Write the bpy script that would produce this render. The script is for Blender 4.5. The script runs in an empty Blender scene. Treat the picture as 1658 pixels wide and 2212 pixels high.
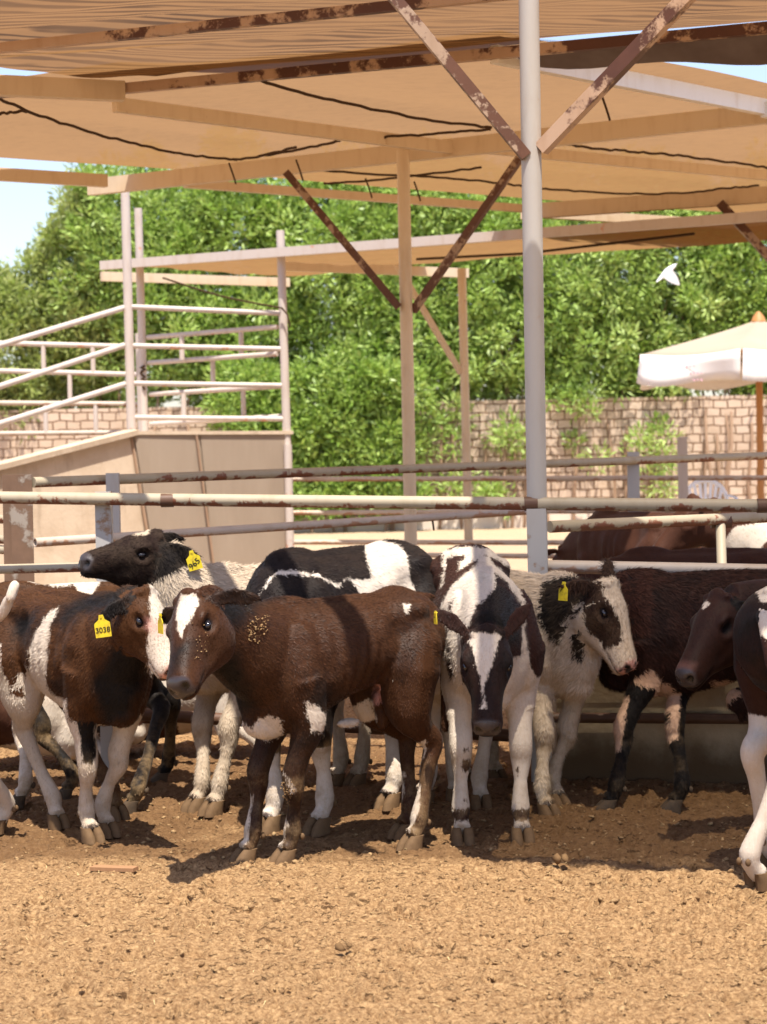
import bpy, bmesh, math, random
import numpy as np
from mathutils import Vector, Matrix, kdtree
random.seed(7); RNG = np.random.default_rng(7)
SC = bpy.context.scene
C = SC.collection
V3 = Vector
# ------------------------------------------------------------------ camera (photo measured on a 1658 x 2212 print)
F, CX, CY, HOR, CAMH, ROLL = 4300.0, 829.0, 1106.0, 945.0, 1.6, 0.0205
pit = math.atan((CY - HOR) / F)
f0 = V3((0, math.cos(pit), -math.sin(pit))); r0 = V3((1, 0, 0)); u0 = V3((0, math.sin(pit), math.cos(pit)))
cr = r0 * math.cos(ROLL) - u0 * math.sin(ROLL); cu = u0 * math.cos(ROLL) + r0 * math.sin(ROLL)
cam = bpy.data.cameras.new("camera"); camo = bpy.data.objects.new("camera", cam); C.objects.link(camo)
camo.matrix_world = Matrix(((cr.x, cu.x, -f0.x, 0), (cr.y, cu.y, -f0.y, 0), (cr.z, cu.z, -f0.z, CAMH), (0, 0, 0, 1)))
cam.sensor_fit = 'VERTICAL'; cam.sensor_height = 36; cam.lens = F / 2212 * 36
cam.clip_start = 0.1; cam.clip_end = 3000
cam.dof.use_dof = True; cam.dof.focus_distance = 7.7; cam.dof.aperture_fstop = 5.0
SC.camera = camo
# ------------------------------------------------------------------ light
SUN_EL, SUN_AZ = 69.5, 10.0           # azimuth: degrees to the right of straight behind the camera
sdir = V3((math.cos(math.radians(SUN_EL)) * math.sin(math.radians(SUN_AZ)),
           -math.cos(math.radians(SUN_EL)) * math.cos(math.radians(SUN_AZ)), math.sin(math.radians(SUN_EL))))
sl = bpy.data.lights.new("sun", 'SUN'); sl.energy = 5.0; sl.angle = math.radians(0.53); sl.color = (1.0, 0.95, 0.86)
so = bpy.data.objects.new("sun", sl); C.objects.link(so)
so.rotation_euler = sdir.to_track_quat('Z', 'Y').to_euler()
W = bpy.data.worlds.new("World"); SC.world = W; W.use_nodes = True
nt = W.node_tree; bg = nt.nodes['Background']
sky = nt.nodes.new('ShaderNodeTexSky'); sky.sky_type = 'NISHITA'; sky.sun_disc = False
sky.sun_elevation = math.radians(SUN_EL); sky.sun_rotation = math.radians(180 - SUN_AZ)
sky.dust_density = 1.0; sky.air_density = 1.0; sky.ozone_density = 4.0
hz = nt.nodes.new('ShaderNodeMixRGB'); hz.blend_type = 'ADD'; hz.inputs[0].default_value = 1; hz.inputs[2].default_value = (.75, .36, .20, 1)   # dusty air over the farm
nt.links.new(sky.outputs[0], hz.inputs[1]); nt.links.new(hz.outputs[0], bg.inputs[0]); bg.inputs[1].default_value = 0.13
SC.view_settings.view_transform = 'Standard'; SC.view_settings.look = 'None'; SC.view_settings.gamma = 1
SC.view_settings.exposure = 0.9
SC.cycles.max_bounces = 8; SC.cycles.transparent_max_bounces = 12

def ray(x, y):
    return f0 + cr * ((x - CX) / F) - cu * ((y - CY) / F)
def P(x, y, d):                      # point of the place seen at print x, y whose distance along Y is d
    r = ray(x, y); t = d / r.y
    return V3((r.x * t, d, CAMH + r.z * t))
def G(x, y, z=0.0):                  # same, whose height is z
    r = ray(x, y); t = (z - CAMH) / r.z
    return V3((r.x * t, r.y * t, z))
# ------------------------------------------------------------------ object helpers
def empty(name, label, cat, loc, group=None):
    o = bpy.data.objects.new(name, None); C.objects.link(o); o.location = loc; o.empty_display_size = .1
    tag(o, label, cat, group); return o
def tag(o, label=None, cat=None, group=None, kind=None):
    if label: o['label'] = label
    if cat: o['category'] = cat
    if group: o['group'] = group
    if kind: o['kind'] = kind
    return o
def mesh_obj(name, me, mat, parent=None, smooth=True):
    o = bpy.data.objects.new(name, me); C.objects.link(o)
    if mat and not me.materials: me.materials.append(mat)
    if smooth: me.polygons.foreach_set('use_smooth', [True] * len(me.polygons))
    if parent is not None: o.parent = parent
    return o
class MB:
    """collects shapes in world coordinates, links them as one mesh"""
    def __init__(s): s.v = []; s.f = []
    def add(s, vs, fs):
        b = len(s.v); s.v += [tuple(v) for v in vs]; s.f += [tuple(i + b for i in f) for f in fs]
    def loft(s, rings, cap=True):
        n = len(rings[0]); vs = [v for r in rings for v in r]; fs = []
        for k in range(len(rings) - 1):
            for i in range(n):
                j = (i + 1) % n
                fs.append((k * n + i, k * n + j, (k + 1) * n + j, (k + 1) * n + i))
        if cap:
            fs.append(tuple(reversed(range(n)))); m = (len(rings) - 1) * n
            fs.append(tuple(m + i for i in range(n)))
        s.add(vs, fs)
    def tube(s, pts, rad, n=12, asp=1.0):
        pts = [V3(p) for p in pts]
        if not hasattr(rad, '__len__'): rad = [rad] * len(pts)
        rings = []; ref = None
        for i, p in enumerate(pts):
            d = (pts[min(i + 1, len(pts) - 1)] - pts[max(i - 1, 0)]).normalized()
            if ref is None:
                ref = V3((0, 0, 1)) if abs(d.z) < .9 else V3((1, 0, 0))
            a = d.cross(ref).normalized(); b = a.cross(d).normalized(); ref = b
            rings.append([p + a * (rad[i] * math.cos(t)) + b * (rad[i] * asp * math.sin(t)) for t in [2 * math.pi * k / n for k in range(n)]])
        s.loft(rings)
    def beam(s, a, b, w, h, up=V3((0, 0, 1))):
        a = V3(a); b = V3(b); d = (b - a).normalized()
        side = d.cross(up).normalized(); u = side.cross(d).normalized()
        rs = []
        bev = min(w, h) * .08
        for p in (a, b):
            q = []
            for sx, sy in ((-1, -1), (1, -1), (1, 1), (-1, 1)):
                q.append(p + side * (sx * w / 2) + u * (sy * h / 2))
            rs.append(q)
        s.loft(rs)
    def box(s, c, x, y, z):
        c = V3(c)
        s.beam(c - V3((x / 2, 0, 0)), c + V3((x / 2, 0, 0)), y, z)
    def build(s, name, mat, parent=None, smooth=False):
        me = bpy.data.meshes.new(name)
        o0 = V3((0, 0, 0)) if parent is None else world_loc(parent)
        me.from_pydata([(v[0] - o0.x, v[1] - o0.y, v[2] - o0.z) for v in s.v], [], s.f); me.update()
        bm = bmesh.new(); bm.from_mesh(me); bmesh.ops.recalc_face_normals(bm, faces=bm.faces); bm.to_mesh(me); bm.free()
        o = mesh_obj(name, me, mat, parent, False)
        if smooth:
            try: me.set_sharp_from_angle(angle=math.radians(40)); me.polygons.foreach_set('use_smooth', [True] * len(me.polygons)); me.set_sharp_from_angle(angle=math.radians(40))
            except Exception: pass
        return o
def world_loc(o):
    l = V3(o.location)
    while o.parent is not None:
        o = o.parent; l += V3(o.location)
    return l
def catmull(pts, n=5):
    pts = [V3(p) for p in pts]; out = []
    for i in range(len(pts) - 1):
        p0 = pts[max(i - 1, 0)]; p1 = pts[i]; p2 = pts[i + 1]; p3 = pts[min(i + 2, len(pts) - 1)]
        for k in range(n):
            t = k / n
            out.append(.5 * ((2 * p1) + (p2 - p0) * t + (2 * p0 - 5 * p1 + 4 * p2 - p3) * t * t + (3 * p1 - p0 - 3 * p2 + p3) * t ** 3))
    out.append(pts[-1]); return out
# numpy value noise
def vnoise(x, y, seed=0, z=None):
    def h(i, j, k):
        n = (i * 374761393 + j * 668265263 + k * 2147483647 + seed * 1274126177) & 0xffffffff
        n = ((n ^ (n >> 13)) * 1274126177) & 0xffffffff
        return ((n ^ (n >> 16)) & 0xffff) / 65535.0
    xi = np.floor(x).astype(np.int64); yi = np.floor(y).astype(np.int64)
    fx = x - xi; fy = y - yi; fx = fx * fx * (3 - 2 * fx); fy = fy * fy * (3 - 2 * fy)
    def lay(k):
        return (h(xi, yi, k) * (1 - fx) + h(xi + 1, yi, k) * fx) * (1 - fy) + (h(xi, yi + 1, k) * (1 - fx) + h(xi + 1, yi + 1, k) * fx) * fy
    if z is None: return lay(0) * 2 - 1
    zi = np.floor(z).astype(np.int64); fz = z - zi; fz = fz * fz * (3 - 2 * fz)
    return (lay(zi) * (1 - fz) + lay(zi + 1) * fz) * 2 - 1
# ------------------------------------------------------------------ materials
class NT:
    def __init__(s, name):
        s.m = bpy.data.materials.new(name); s.m.use_nodes = True; s.t = s.m.node_tree; s.b = s.t.nodes['Principled BSDF']; s.out = s.t.nodes['Material Output']
    def n(s, typ, **kw):
        o = s.t.nodes.new('ShaderNode' + typ)
        for k, v in kw.items(): setattr(o, k, v)
        return o
    def l(s, a, b): s.t.links.new(a, b)
    def val(s, sock, v):
        if hasattr(v, 'is_output') or hasattr(v, 'links'): s.l(v, sock)
        else: sock.default_value = v
    def coord(s, scale=(1, 1, 1), kind='Object', rot=(0, 0, 0)):
        c = s.n('TexCoord'); m = s.n('Mapping'); m.inputs['Scale'].default_value = scale; m.inputs['Rotation'].default_value = rot
        s.l(c.outputs[kind], m.inputs[0]); return m.outputs[0]
    def geo(s, scale=(1, 1, 1)):
        c = s.n('NewGeometry'); m = s.n('Mapping'); m.inputs['Scale'].default_value = scale
        s.l(c.outputs['Position'], m.inputs[0]); return m.outputs[0]
    def noise(s, vec, scale=5, detail=4, rough=.55, dist=0):
        o = s.n('TexNoise'); s.l(vec, o.inputs['Vector']); o.inputs['Scale'].default_value = scale; o.inputs['Detail'].default_value = detail
        o.inputs['Roughness'].default_value = rough; o.inputs['Distortion'].default_value = dist; return o.outputs['Fac']
    def ramp(s, fac, a, b, lo=0., hi=1.):
        o = s.n('MapRange'); o.interpolation_type = 'SMOOTHSTEP'; s.l(fac, o.inputs[0]); o.inputs[1].default_value = a; o.inputs[2].default_value = b
        o.inputs[3].default_value = lo; o.inputs[4].default_value = hi; return o.outputs[0]
    def mix(s, fac, a, b, mode='MIX'):
        o = s.n('MixRGB', blend_type=mode); s.val(o.inputs[0], fac)
        for i, v in ((1, a), (2, b)):
            if isinstance(v, tuple): o.inputs[i].default_value = (*v, 1)
            else: s.l(v, o.inputs[i])
        return o.outputs[0]
    def math(s, op, a, b=0.0, clamp=False):
        o = s.n('Math', operation=op); o.use_clamp = clamp; s.val(o.inputs[0], a); s.val(o.inputs[1], b); return o.outputs[0]
    def attr(s, name):
        o = s.n('Attribute', attribute_name=name); return o.outputs['Fac']
    def bump(s, h, strength=.3, dist=.01, nrm=None):
        o = s.n('Bump'); o.inputs['Strength'].default_value = strength; o.inputs['Distance'].default_value = dist; s.l(h, o.inputs['Height'])
        if nrm is not None: s.l(nrm, o.inputs['Normal'])
        s.l(o.outputs[0], s.b.inputs['Normal']); return o.outputs[0]
    def base(s, c, rough=.6, spec=.3):
        if isinstance(c, tuple): s.b.inputs['Base Color'].default_value = (*c, 1)
        else: s.l(c, s.b.inputs['Base Color'])
        s.val(s.b.inputs['Roughness'], rough); s.b.inputs['Specular IOR Level'].default_value = spec; return s

def m_pipe(name, paint, rust=(.13, .045, .022), amt=.5, under=.25, sc=9.0):
    k = NT(name); g = k.geo(); a = k.noise(g, sc, 8, .7); b = k.noise(g, sc * .35, 4, .6)
    nz = k.n('NewGeometry'); sx = k.n('SeparateXYZ'); k.l(nz.outputs['Normal'], sx.inputs[0])
    dn = k.math('MULTIPLY', sx.outputs['Z'], -under)
    v = k.math('ADD', k.math('ADD', k.math('MULTIPLY', a, .6), k.math('MULTIPLY', b, .5)), dn)
    th = .78 - .35 * amt
    r = k.ramp(v, th, th + .05)
    st = k.ramp(k.noise(k.geo((1, 1, .25)), 14, 5), .45, .8)
    p = k.mix(k.math('MULTIPLY', st, .45), paint, tuple(c * f for c, f in zip(paint, (.72, .62, .5))))
    rc = k.mix(a, tuple(c * .6 for c in rust), tuple(min(1, c * 1.9) for c in rust))
    k.base(k.mix(r, p, rc), .55, .35); k.bump(k.math('SUBTRACT', k.math('MULTIPLY', a, .4), r), .25, .004); return k.m
M = {}
M['cream'] = m_pipe('cream_pipe_paint', (.37, .305, .21), amt=.58, under=.10, sc=13)
M['rusty'] = m_pipe('rusty_pipe', (.48, .39, .31), (.27, .145, .085), amt=.58, under=.10)
M['rustdark'] = m_pipe('dark_rust', (.14, .08, .05), (.085, .042, .024), amt=1.2, under=.05)
M['white'] = m_pipe('white_pipe', (.53, .455, .40), (.38, .19, .12), amt=.36, under=.06)
M['grey'] = m_pipe('grey_galvanised', (.40, .37, .335), (.26, .20, .15), amt=.25, under=0, sc=20)
M['tan'] = m_pipe('tan_paint', (.64, .51, .35), (.28, .17, .10), amt=.25, under=0, sc=14)
M['purlin'] = m_pipe('peeling_purlin', (.46, .31, .21), (.07, .028, .018), amt=.72, under=0, sc=5)
M['brace'] = m_pipe('rust_brace', (.36, .25, .17), (.085, .036, .02), amt=.86, under=0, sc=10)
M['fascia'] = m_pipe('white_fascia', (.80, .77, .71), (.35, .25, .18), amt=.3, under=0, sc=6)
M['fpost'] = m_pipe('dirty_post', (.40, .37, .34), (.20, .12, .07), amt=.46, under=0, sc=8)

def m_net(name, moire, see=.035):
    k = NT(name); g = k.geo()
    a = k.noise(g, 1.3, 3)
    if moire:
        w = k.n('TexWave'); w.wave_type = 'BANDS'; w.bands_direction = 'Y'
        mp = k.geo((.22, 1.0, 1)); k.l(mp, w.inputs['Vector']); w.inputs['Scale'].default_value = 4.2; w.inputs['Distortion'].default_value = 16.0
        w.inputs['Detail'].default_value = 3.0; w.inputs['Detail Scale'].default_value = .7
        f = k.math('MULTIPLY', k.ramp(w.outputs['Fac'], .3, .9), .85)
        f = k.math('MULTIPLY', f, k.ramp(k.noise(g, .9, 2), .3, .7, .35, 1.))
    else:
        w = k.noise(k.geo((1, 3, 1)), 9, 5, .6, .8); f = k.math('MULTIPLY', k.ramp(w, .4, .75), .16)
    col = k.mix(f, (.265, .145, .058) if not moire else (.225, .116, .044), (.045, .021, .008))
    col = k.mix(k.math('MULTIPLY', a, .18), col, (.26, .14, .065))
    tr = k.n('BsdfTransparent'); tr.inputs[0].default_value = (1, .95, .85, 1)
    tl = k.n('BsdfTranslucent'); k.l(col, tl.inputs[0]); df = k.n('BsdfDiffuse'); k.l(col, df.inputs[0])
    m1 = k.n('MixShader'); m1.inputs[0].default_value = .62; k.l(df.outputs[0], m1.inputs[1]); k.l(tl.outputs[0], m1.inputs[2])
    m2 = k.n('MixShader'); m2.inputs[0].default_value = see; k.l(m1.outputs[0], m2.inputs[1]); k.l(tr.outputs[0], m2.inputs[2])
    k.l(m2.outputs[0], k.out.inputs[0]); return k.m
M['oldpost'] = m_pipe('weathered_post', (.30, .25, .20), (.13, .075, .045), amt=1.0, under=0, sc=7)
M['net1'] = m_net('shade_net_double', True); M['net2'] = m_net('shade_net', False); M['net3'] = m_net('unseen_bay_net', False, .26)  # net3: more see-through, to brighten the shade under the unseen bay
k = NT('rope'); k.base((.06, .035, .02), .9, .1); M['rope'] = k.m
k = NT('grey_tarp'); k.base(k.mix(k.noise(k.geo(), 6, 4), (.10, .075, .07), (.22, .19, .20)), .8, .2); M['tarp'] = k.m
# concrete
k = NT('ramp_concrete'); g = k.geo(); a = k.noise(g, 2.2, 8, .65); b = k.noise(k.geo((3, 3, .5)), 3, 5, .6)
c = k.mix(k.ramp(a, .35, .7), (.56, .44, .32), (.46, .35, .245)); c = k.mix(k.math('MULTIPLY', k.ramp(b, .5, .75), .5), c, (.30, .22, .15))
k.base(c, .9, .15); k.bump(k.noise(g, 30, 6), .3, .01); M['concrete'] = k.m
k = NT('trough_concrete'); g = k.geo(); a = k.noise(g, 3, 8, .65); c = k.mix(k.ramp(a, .35, .7), (.44, .34, .225), (.31, .235, .15))
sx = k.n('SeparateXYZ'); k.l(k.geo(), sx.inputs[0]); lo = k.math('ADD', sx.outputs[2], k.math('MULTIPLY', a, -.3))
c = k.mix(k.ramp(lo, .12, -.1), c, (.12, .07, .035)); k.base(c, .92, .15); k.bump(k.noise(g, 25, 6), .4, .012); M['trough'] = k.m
# brick wall
k = NT('limestone_blocks'); g = k.geo(); mp = k.n('Mapping'); mp.inputs['Rotation'].default_value = (math.pi / 2, 0, 0)
k.l(g, mp.inputs[0])
nd = k.n('TexNoise'); nd.inputs['Scale'].default_value = 3; k.l(g, nd.inputs['Vector'])
vm = k.n('VectorMath', operation='MULTIPLY_ADD'); k.l(nd.outputs['Color'], vm.inputs[0]); vm.inputs[1].default_value = (.07, .07, .07); k.l(mp.outputs[0], vm.inputs[2])
br = k.n('TexBrick'); k.l(vm.outputs[0], br.inputs['Vector']); br.inputs['Scale'].default_value = 1.0; br.inputs['Brick Width'].default_value = .245; br.inputs['Row Height'].default_value = .15
br.inputs['Mortar Size'].default_value = .013; br.inputs['Mortar Smooth'].default_value = .4; br.inputs['Bias'].default_value = -.2
br.inputs['Color1'].default_value = (.55, .42, .32, 1); br.inputs['Color2'].default_value = (.46, .335, .24, 1); br.inputs['Mortar'].default_value = (.16, .09, .05, 1)
c = k.mix(k.math('MULTIPLY', k.ramp(k.noise(g, 1.5, 5), .4, .8), .5), br.outputs[0], (.42, .30, .20))
k.base(c, .95, .1); k.bump(k.math('SUBTRACT', k.math('MULTIPLY', k.noise(g, 14, 5), .5), br.outputs['Fac']), .8, .03); M['brick'] = k.m
k = NT('pale_plaster'); k.base(k.mix(k.noise(k.geo(), 1.5, 5), (.70, .60, .50), (.60, .48, .37)), .95, .1); M['plaster'] = k.m
# ground
k = NT('manure_ground'); g = k.geo(); a = k.noise(g, 5, 8, .7); b = k.noise(g, 60, 7, .75); d_ = k.noise(g, .7, 4, .6); fine = k.noise(g, 120, 4, .7)
c = k.mix(k.ramp(b, .32, .72), (.21, .108, .045), (.60, .375, .178))
c = k.mix(k.math('MULTIPLY', k.ramp(a, .55, .8), .45), c, (.30, .18, .085))
c = k.mix(k.math('MULTIPLY', k.ramp(fine, .62, .8), .5), c, (.70, .48, .26))
wet = k.attr('wet'); wetn = k.math('ADD', wet, k.math('MULTIPLY', k.math('SUBTRACT', d_, .5), .8)); wetn = k.math('ADD', wetn, k.math('MULTIPLY', k.math('SUBTRACT', a, .5), .9))
wm = k.ramp(wetn, .35, .75)
c = k.mix(k.math('MULTIPLY', wm, .85), c, k.mix(b, (.095, .045, .018), (.24, .125, .052)))
sand = k.attr('sand'); c = k.mix(sand, c, k.mix(d_, (.44, .31, .19), (.52, .38, .25)))
k.base(c, k.math('SUBTRACT', .95, k.math('MULTIPLY', wm, .12)), .2)
pit = k.ramp(k.noise(k.geo((.55, 1.0, 1.0)), 44, 5, .62, .4), .59, .64); c = k.mix(k.math('MULTIPLY', pit, .8), c, (.075, .036, .014)); pit2 = k.ramp(k.noise(k.geo((.7, 1., 1.)), 110, 4, .6), .61, .67); c = k.mix(k.math('MULTIPLY', pit2, .6), c, (.10, .05, .02))
k.base(k.mix(sand, c, k.mix(d_, (.44, .31, .19), (.52, .38, .25))), .93, .15)
h = k.math('ADD', k.math('MULTIPLY', k.noise(g, 80, 8, .8), 1.0), k.math('SUBTRACT', k.math('MULTIPLY', k.noise(g, 140, 5, .75), .6), k.math('MULTIPLY', pit, .35))); k.bump(h, 1.0, .012); M['ground'] = k.m
k = NT('clod'); g = k.geo(); b = k.noise(g, 30, 6, .7); c = k.mix(k.ramp(b, .3, .7), (.15, .08, .035), (.36, .23, .11)); k.base(c, .95, .15); k.bump(k.noise(g, 60, 5), .8, .01); M['clod'] = k.m
k = NT('dung'); k.base(k.mix(k.noise(k.geo(), 50, 5), (.09, .048, .02), (.20, .115, .052)), .9, .15); M['dung'] = k.m
k = NT('straw'); k.base((.62, .47, .22), .7, .3); M['straw'] = k.m
k = NT('plank_wood'); k.base(k.mix(k.noise(k.geo((2, 30, 2)), 10, 4), (.36, .20, .10), (.26, .13, .06)), .85, .2); M['plank'] = k.m
# foliage
def m_leaf(name, c1, c2):
    k = NT(name); g = k.geo(); oi = k.attr('rnd'); c = k.mix(oi, c1, c2)
    k.base(c, .42, .5)
    tl = k.n('BsdfTranslucent'); k.l(k.mix(.5, c, (.25, .42, .05)), tl.inputs[0])
    mx = k.n('MixShader'); mx.inputs[0].default_value = .35; k.l(k.b.outputs[0], mx.inputs[1]); k.l(tl.outputs[0], mx.inputs[2]); k.l(mx.outputs[0], k.out.inputs[0]); return k.m
M['leafA'] = m_leaf('leaf_green', (.19, .32, .04), (.50, .63, .18))
M['leafB'] = m_leaf('leaf_yellow_green', (.24, .31, .07), (.50, .52, .20))
M['leafC'] = m_leaf('leaf_mid', (.24, .38, .06), (.55, .66, .22))
k = NT('bark'); k.base(k.mix(k.noise(k.geo((6, 6, 1)), 8, 5), (.36, .24, .16), (.24, .15, .095)), .9, .1); M['bark'] = k.m
# plastics and cloths
k = NT('white_plastic'); k.base((.86, .86, .88), .35, .5); M['plastic'] = k.m
k = NT('parasol_cloth'); sx = k.n('SeparateXYZ'); k.l(k.geo(), sx.inputs[0])
c = k.mix(k.noise(k.geo(), 2, 4), (.34, .265, .19), (.40, .32, .24)); k.base(c, .85, .1); M['parasol'] = k.m
k = NT('valance_cloth'); k.base(k.mix(k.noise(k.geo(), 3, 4), (.82, .78, .74), (.74, .66, .60)), .85, .1); M['valance'] = k.m
k = NT('faded_print'); k.base((.78, .50, .54), .85, .1); M['print'] = k.m
k = NT('orange_wood'); k.base((.42, .19, .06), .5, .3); M['pole'] = k.m
k = NT('tag_yellow'); k.base(k.mix(k.ramp(k.noise(k.geo(), 55, 4), .45, .75), (.66, .50, .02), (.40, .27, .03)), .5, .3); M['tag'] = k.m
k = NT('tag_ink'); k.base((.015, .012, .012), .6, .2); M['ink'] = k.m
k = NT('eye_dark'); k.base((.012, .010, .012), .06, .7); M['eye'] = k.m
k = NT('hoof_horn'); k.base(k.mix(k.noise(k.geo(), 40, 5), (.075, .042, .02), (.18, .105, .05)), .8, .2); M['hoof'] = k.m
k = NT('hoof_black'); k.base(k.mix(k.noise(k.geo(), 40, 5), (.03, .024, .02), (.12, .075, .04)), .75, .2); M['hoofd'] = k.m
k = NT('pigeon_white'); k.base((.75, .74, .74), .7, .2); M['bird'] = k.m
k = NT('pigeon_grey'); k.base((.42, .38, .36), .7, .2); M['birdg'] = k.m
k = NT('black_wire'); k.base((.05, .05, .06), .6, .2); M['wire'] = k.m

# ------------------------------------------------------------------ ground
def ground_h(x, y):
    near = np.clip((14.0 - y) / 4.0, 0, 1) * np.clip((y - 3.0) / 1.0, 0, 1)
    a = vnoise(x * 1.1, y * 1.1, 1) * .020
    b = vnoise(x * 5.0, y * 5.0, 2); c = vnoise(x * 13.0, y * 13.0, 3); d = vnoise(x * 31.0, y * 31.0, 4); e = vnoise(x * 63., y * 63., 5)
    lump = np.clip(b * .6 + c * .55 + .1, -.5, 1.)
    st = np.clip((c + .45 * d - .05) * 4, 0, 1)
    h = a + lump * .011 + st * .020 + d * .013 + e * .008 - .03 * np.clip(vnoise(x * 17., y * 17., 9) * vnoise(x * 9., y * 9., 10) * 3 - .75, 0, 1)
    amp = np.clip(.75 + .8 * vnoise(x * .9 + 4, y * 1.3, 31) + .35 * vnoise(x * 2.7, y * 3.1, 32), .25, 1.35)
    cr1 = np.clip(1 - np.abs(vnoise(x * 11. + .3 * d, y * 16., 21)) * 5, 0, 1) * np.clip(vnoise(x * 3.1, y * 3.1, 22) * 2 + .4, 0, 1)
    cr2 = np.clip(1 - np.abs(vnoise(x * 24., y * 33., 23)) * 4, 0, 1) * np.clip(vnoise(x * 6., y * 6., 24) * 2 + .5, 0, 1)
    h = a + (h - a) * .44 * amp + vnoise(x * 105., y * 105., 25) * .0055 - .014 * cr1 - .009 * cr2
    return h * near - .012 * near
rows = [-60, -20, -5, 1, 3.2, 4.0]
y = 4.5
while y < 12.5: rows.append(y); y += .0095 * max(1, (y / 6.0) ** 1.6)
while y < 60: rows.append(y); y *= 1.03
rows += [80, 120, 200, 400, 900, 2000]
rows = np.array(rows); NI = 760
us = np.concatenate([[-60, -20, -6, -2.5, -1.5], np.linspace(-1, 1, NI), [1.5, 2.5, 6, 20, 60]])
hwid = np.where(rows > 4, .225 * np.clip(rows, 4, 60) + .35, 1.25)
X = us[None, :] * hwid[:, None]; Y = np.repeat(rows[:, None], len(us), 1)
Z = ground_h(X, Y); Z[:, :5] = Z[:, 5:6] * 0; Z[:, -5:] = 0
nr, nc = X.shape
pr_ = np.random.default_rng(91)
for _ in range(190):                    # hoof prints trodden into the dung
    hy = 4.8 + 5 * pr_.random(); hx = pr_.uniform(-1, 1) * (.21 * hy + .1); sz = pr_.uniform(.035, .055); an = pr_.uniform(-.6, .6)
    r0_ = np.searchsorted(rows, hy - .2); r1_ = np.searchsorted(rows, hy + .2); XX = X[r0_:r1_] - hx; YY = Y[r0_:r1_] - hy
    xa = XX * math.cos(an) + YY * math.sin(an); yb = -XX * math.sin(an) + YY * math.cos(an); q_ = np.sqrt((xa / sz) ** 2 + (yb / (sz * 1.25)) ** 2)
    Z[r0_:r1_] += -.026 * np.clip(1.05 - q_, 0, .35) / .35 * (1 - .5 * np.exp(-(xa / .008) ** 2)) + .008 * np.exp(-((q_ - 1.25) / .18) ** 2)
me = bpy.data.meshes.new('ground')
idx = np.arange(nr * nc).reshape(nr, nc)
q = np.stack([idx[:-1, :-1], idx[:-1, 1:], idx[1:, 1:], idx[1:, :-1]], -1).reshape(-1, 4)
def np_mesh(name, verts, faces):
    me = bpy.data.meshes.new(name); n = len(faces); k = faces.shape[1]
    me.vertices.add(len(verts)); me.vertices.foreach_set('co', np.ascontiguousarray(verts, dtype=np.float32).ravel())
    me.loops.add(n * k); me.loops.foreach_set('vertex_index', np.ascontiguousarray(faces, dtype=np.int32).ravel())
    me.polygons.add(n); me.polygons.foreach_set('loop_start', np.arange(0, n * k, k, dtype=np.int32))
    try: me.polygons.foreach_set('loop_total', np.full(n, k, dtype=np.int32))
    except Exception: pass
    me.update(calc_edges=True); me.validate(); return me
def fattr(me, name, arr):
    a = me.attributes.new(name, 'FLOAT', 'POINT'); a.data.foreach_set('value', np.ascontiguousarray(arr, dtype=np.float32).ravel())
me = np_mesh('ground', np.stack([X, Y, Z], -1).reshape(-1, 3), q)
wet = np.clip((Y - 7.15 + .12 * X) / .5, 0, 1) * np.clip((12 - Y) / 2, 0, 1)
wet = np.maximum(wet * .75, .9 * np.exp(-(((X - 1.2) / 1.2) ** 2 + ((Y - 8.0) / .7) ** 2)))
fattr(me, 'wet', wet); fattr(me, 'sand', np.clip((Y - 13) / 6, 0, 1))
tag(mesh_obj('ground', me, M['ground']), kind='structure')

def lump_mesh(centres, sizes, flat=.55, seed=1):
    bm = bmesh.new(); bmesh.ops.create_icosphere(bm, subdivisions=1, radius=1)
    bv = np.array([v.co[:] for v in bm.verts]); bf = np.array([[v.index for v in f.verts] for f in bm.faces]); bm.free()
    r = np.random.default_rng(seed); n = len(centres)
    a = r.uniform(0, 6.28, n); ca, sa = np.cos(a), np.sin(a)
    v = bv[None] * (1 + r.uniform(-.32, .32, (n, len(bv), 1))) * np.stack([sizes, sizes * r.uniform(.55, .9, n), sizes * flat * r.uniform(.6, 1.2, n)], -1)[:, None, :]
    t = r.uniform(-.5, .5, n); v2 = v.copy(); v2[..., 2] += v[..., 0] * t[:, None]
    x = v2[..., 0] * ca[:, None] - v2[..., 1] * sa[:, None]; yy = v2[..., 0] * sa[:, None] + v2[..., 1] * ca[:, None]
    vv = np.stack([x, yy, v2[..., 2]], -1) + centres[:, None, :]
    ff = (bf[None] + (np.arange(n) * len(bv))[:, None, None]).reshape(-1, 3)
    return vv.reshape(-1, 3), ff
n = 5000
cy_ = 4.7 + 5.5 * RNG.random(n) ** 1.15; cx_ = RNG.uniform(-1, 1, n) * (.21 * cy_ + .2)
cs = .0045 + .010 * RNG.random(n) ** 3 + (RNG.random(n) > .988) * RNG.uniform(.004, .012, n)
cz = ground_h(cx_, cy_) + cs * .1
vv, ff = lump_mesh(np.stack([cx_, cy_, cz], -1), cs)
me = np_mesh('dirt_clods', vv, ff); tag(mesh_obj('dirt_clods', me, M['clod'], None, False), 'crumbled dry dung clods strewn over the pen ground', 'clods', kind='stuff')
n = 450
cy_ = RNG.uniform(4.8, 9.5, n); cx_ = RNG.uniform(-1, 1, n) * (.21 * cy_ + .2); cz = ground_h(cx_, cy_) + .005
a = RNG.uniform(0, 6.28, n); L = RNG.uniform(.005, .016, n); d = np.stack([np.cos(a), np.sin(a), RNG.uniform(-.2, .35, n)], -1) * L[:, None]; s_ = np.stack([-np.sin(a), np.cos(a), 0 * a], -1) * .0009
c0 = np.stack([cx_, cy_, cz], -1); vv = np.stack([c0 - d - s_, c0 + d - s_, c0 + d + s_, c0 - d + s_], 1).reshape(-1, 3)
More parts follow.
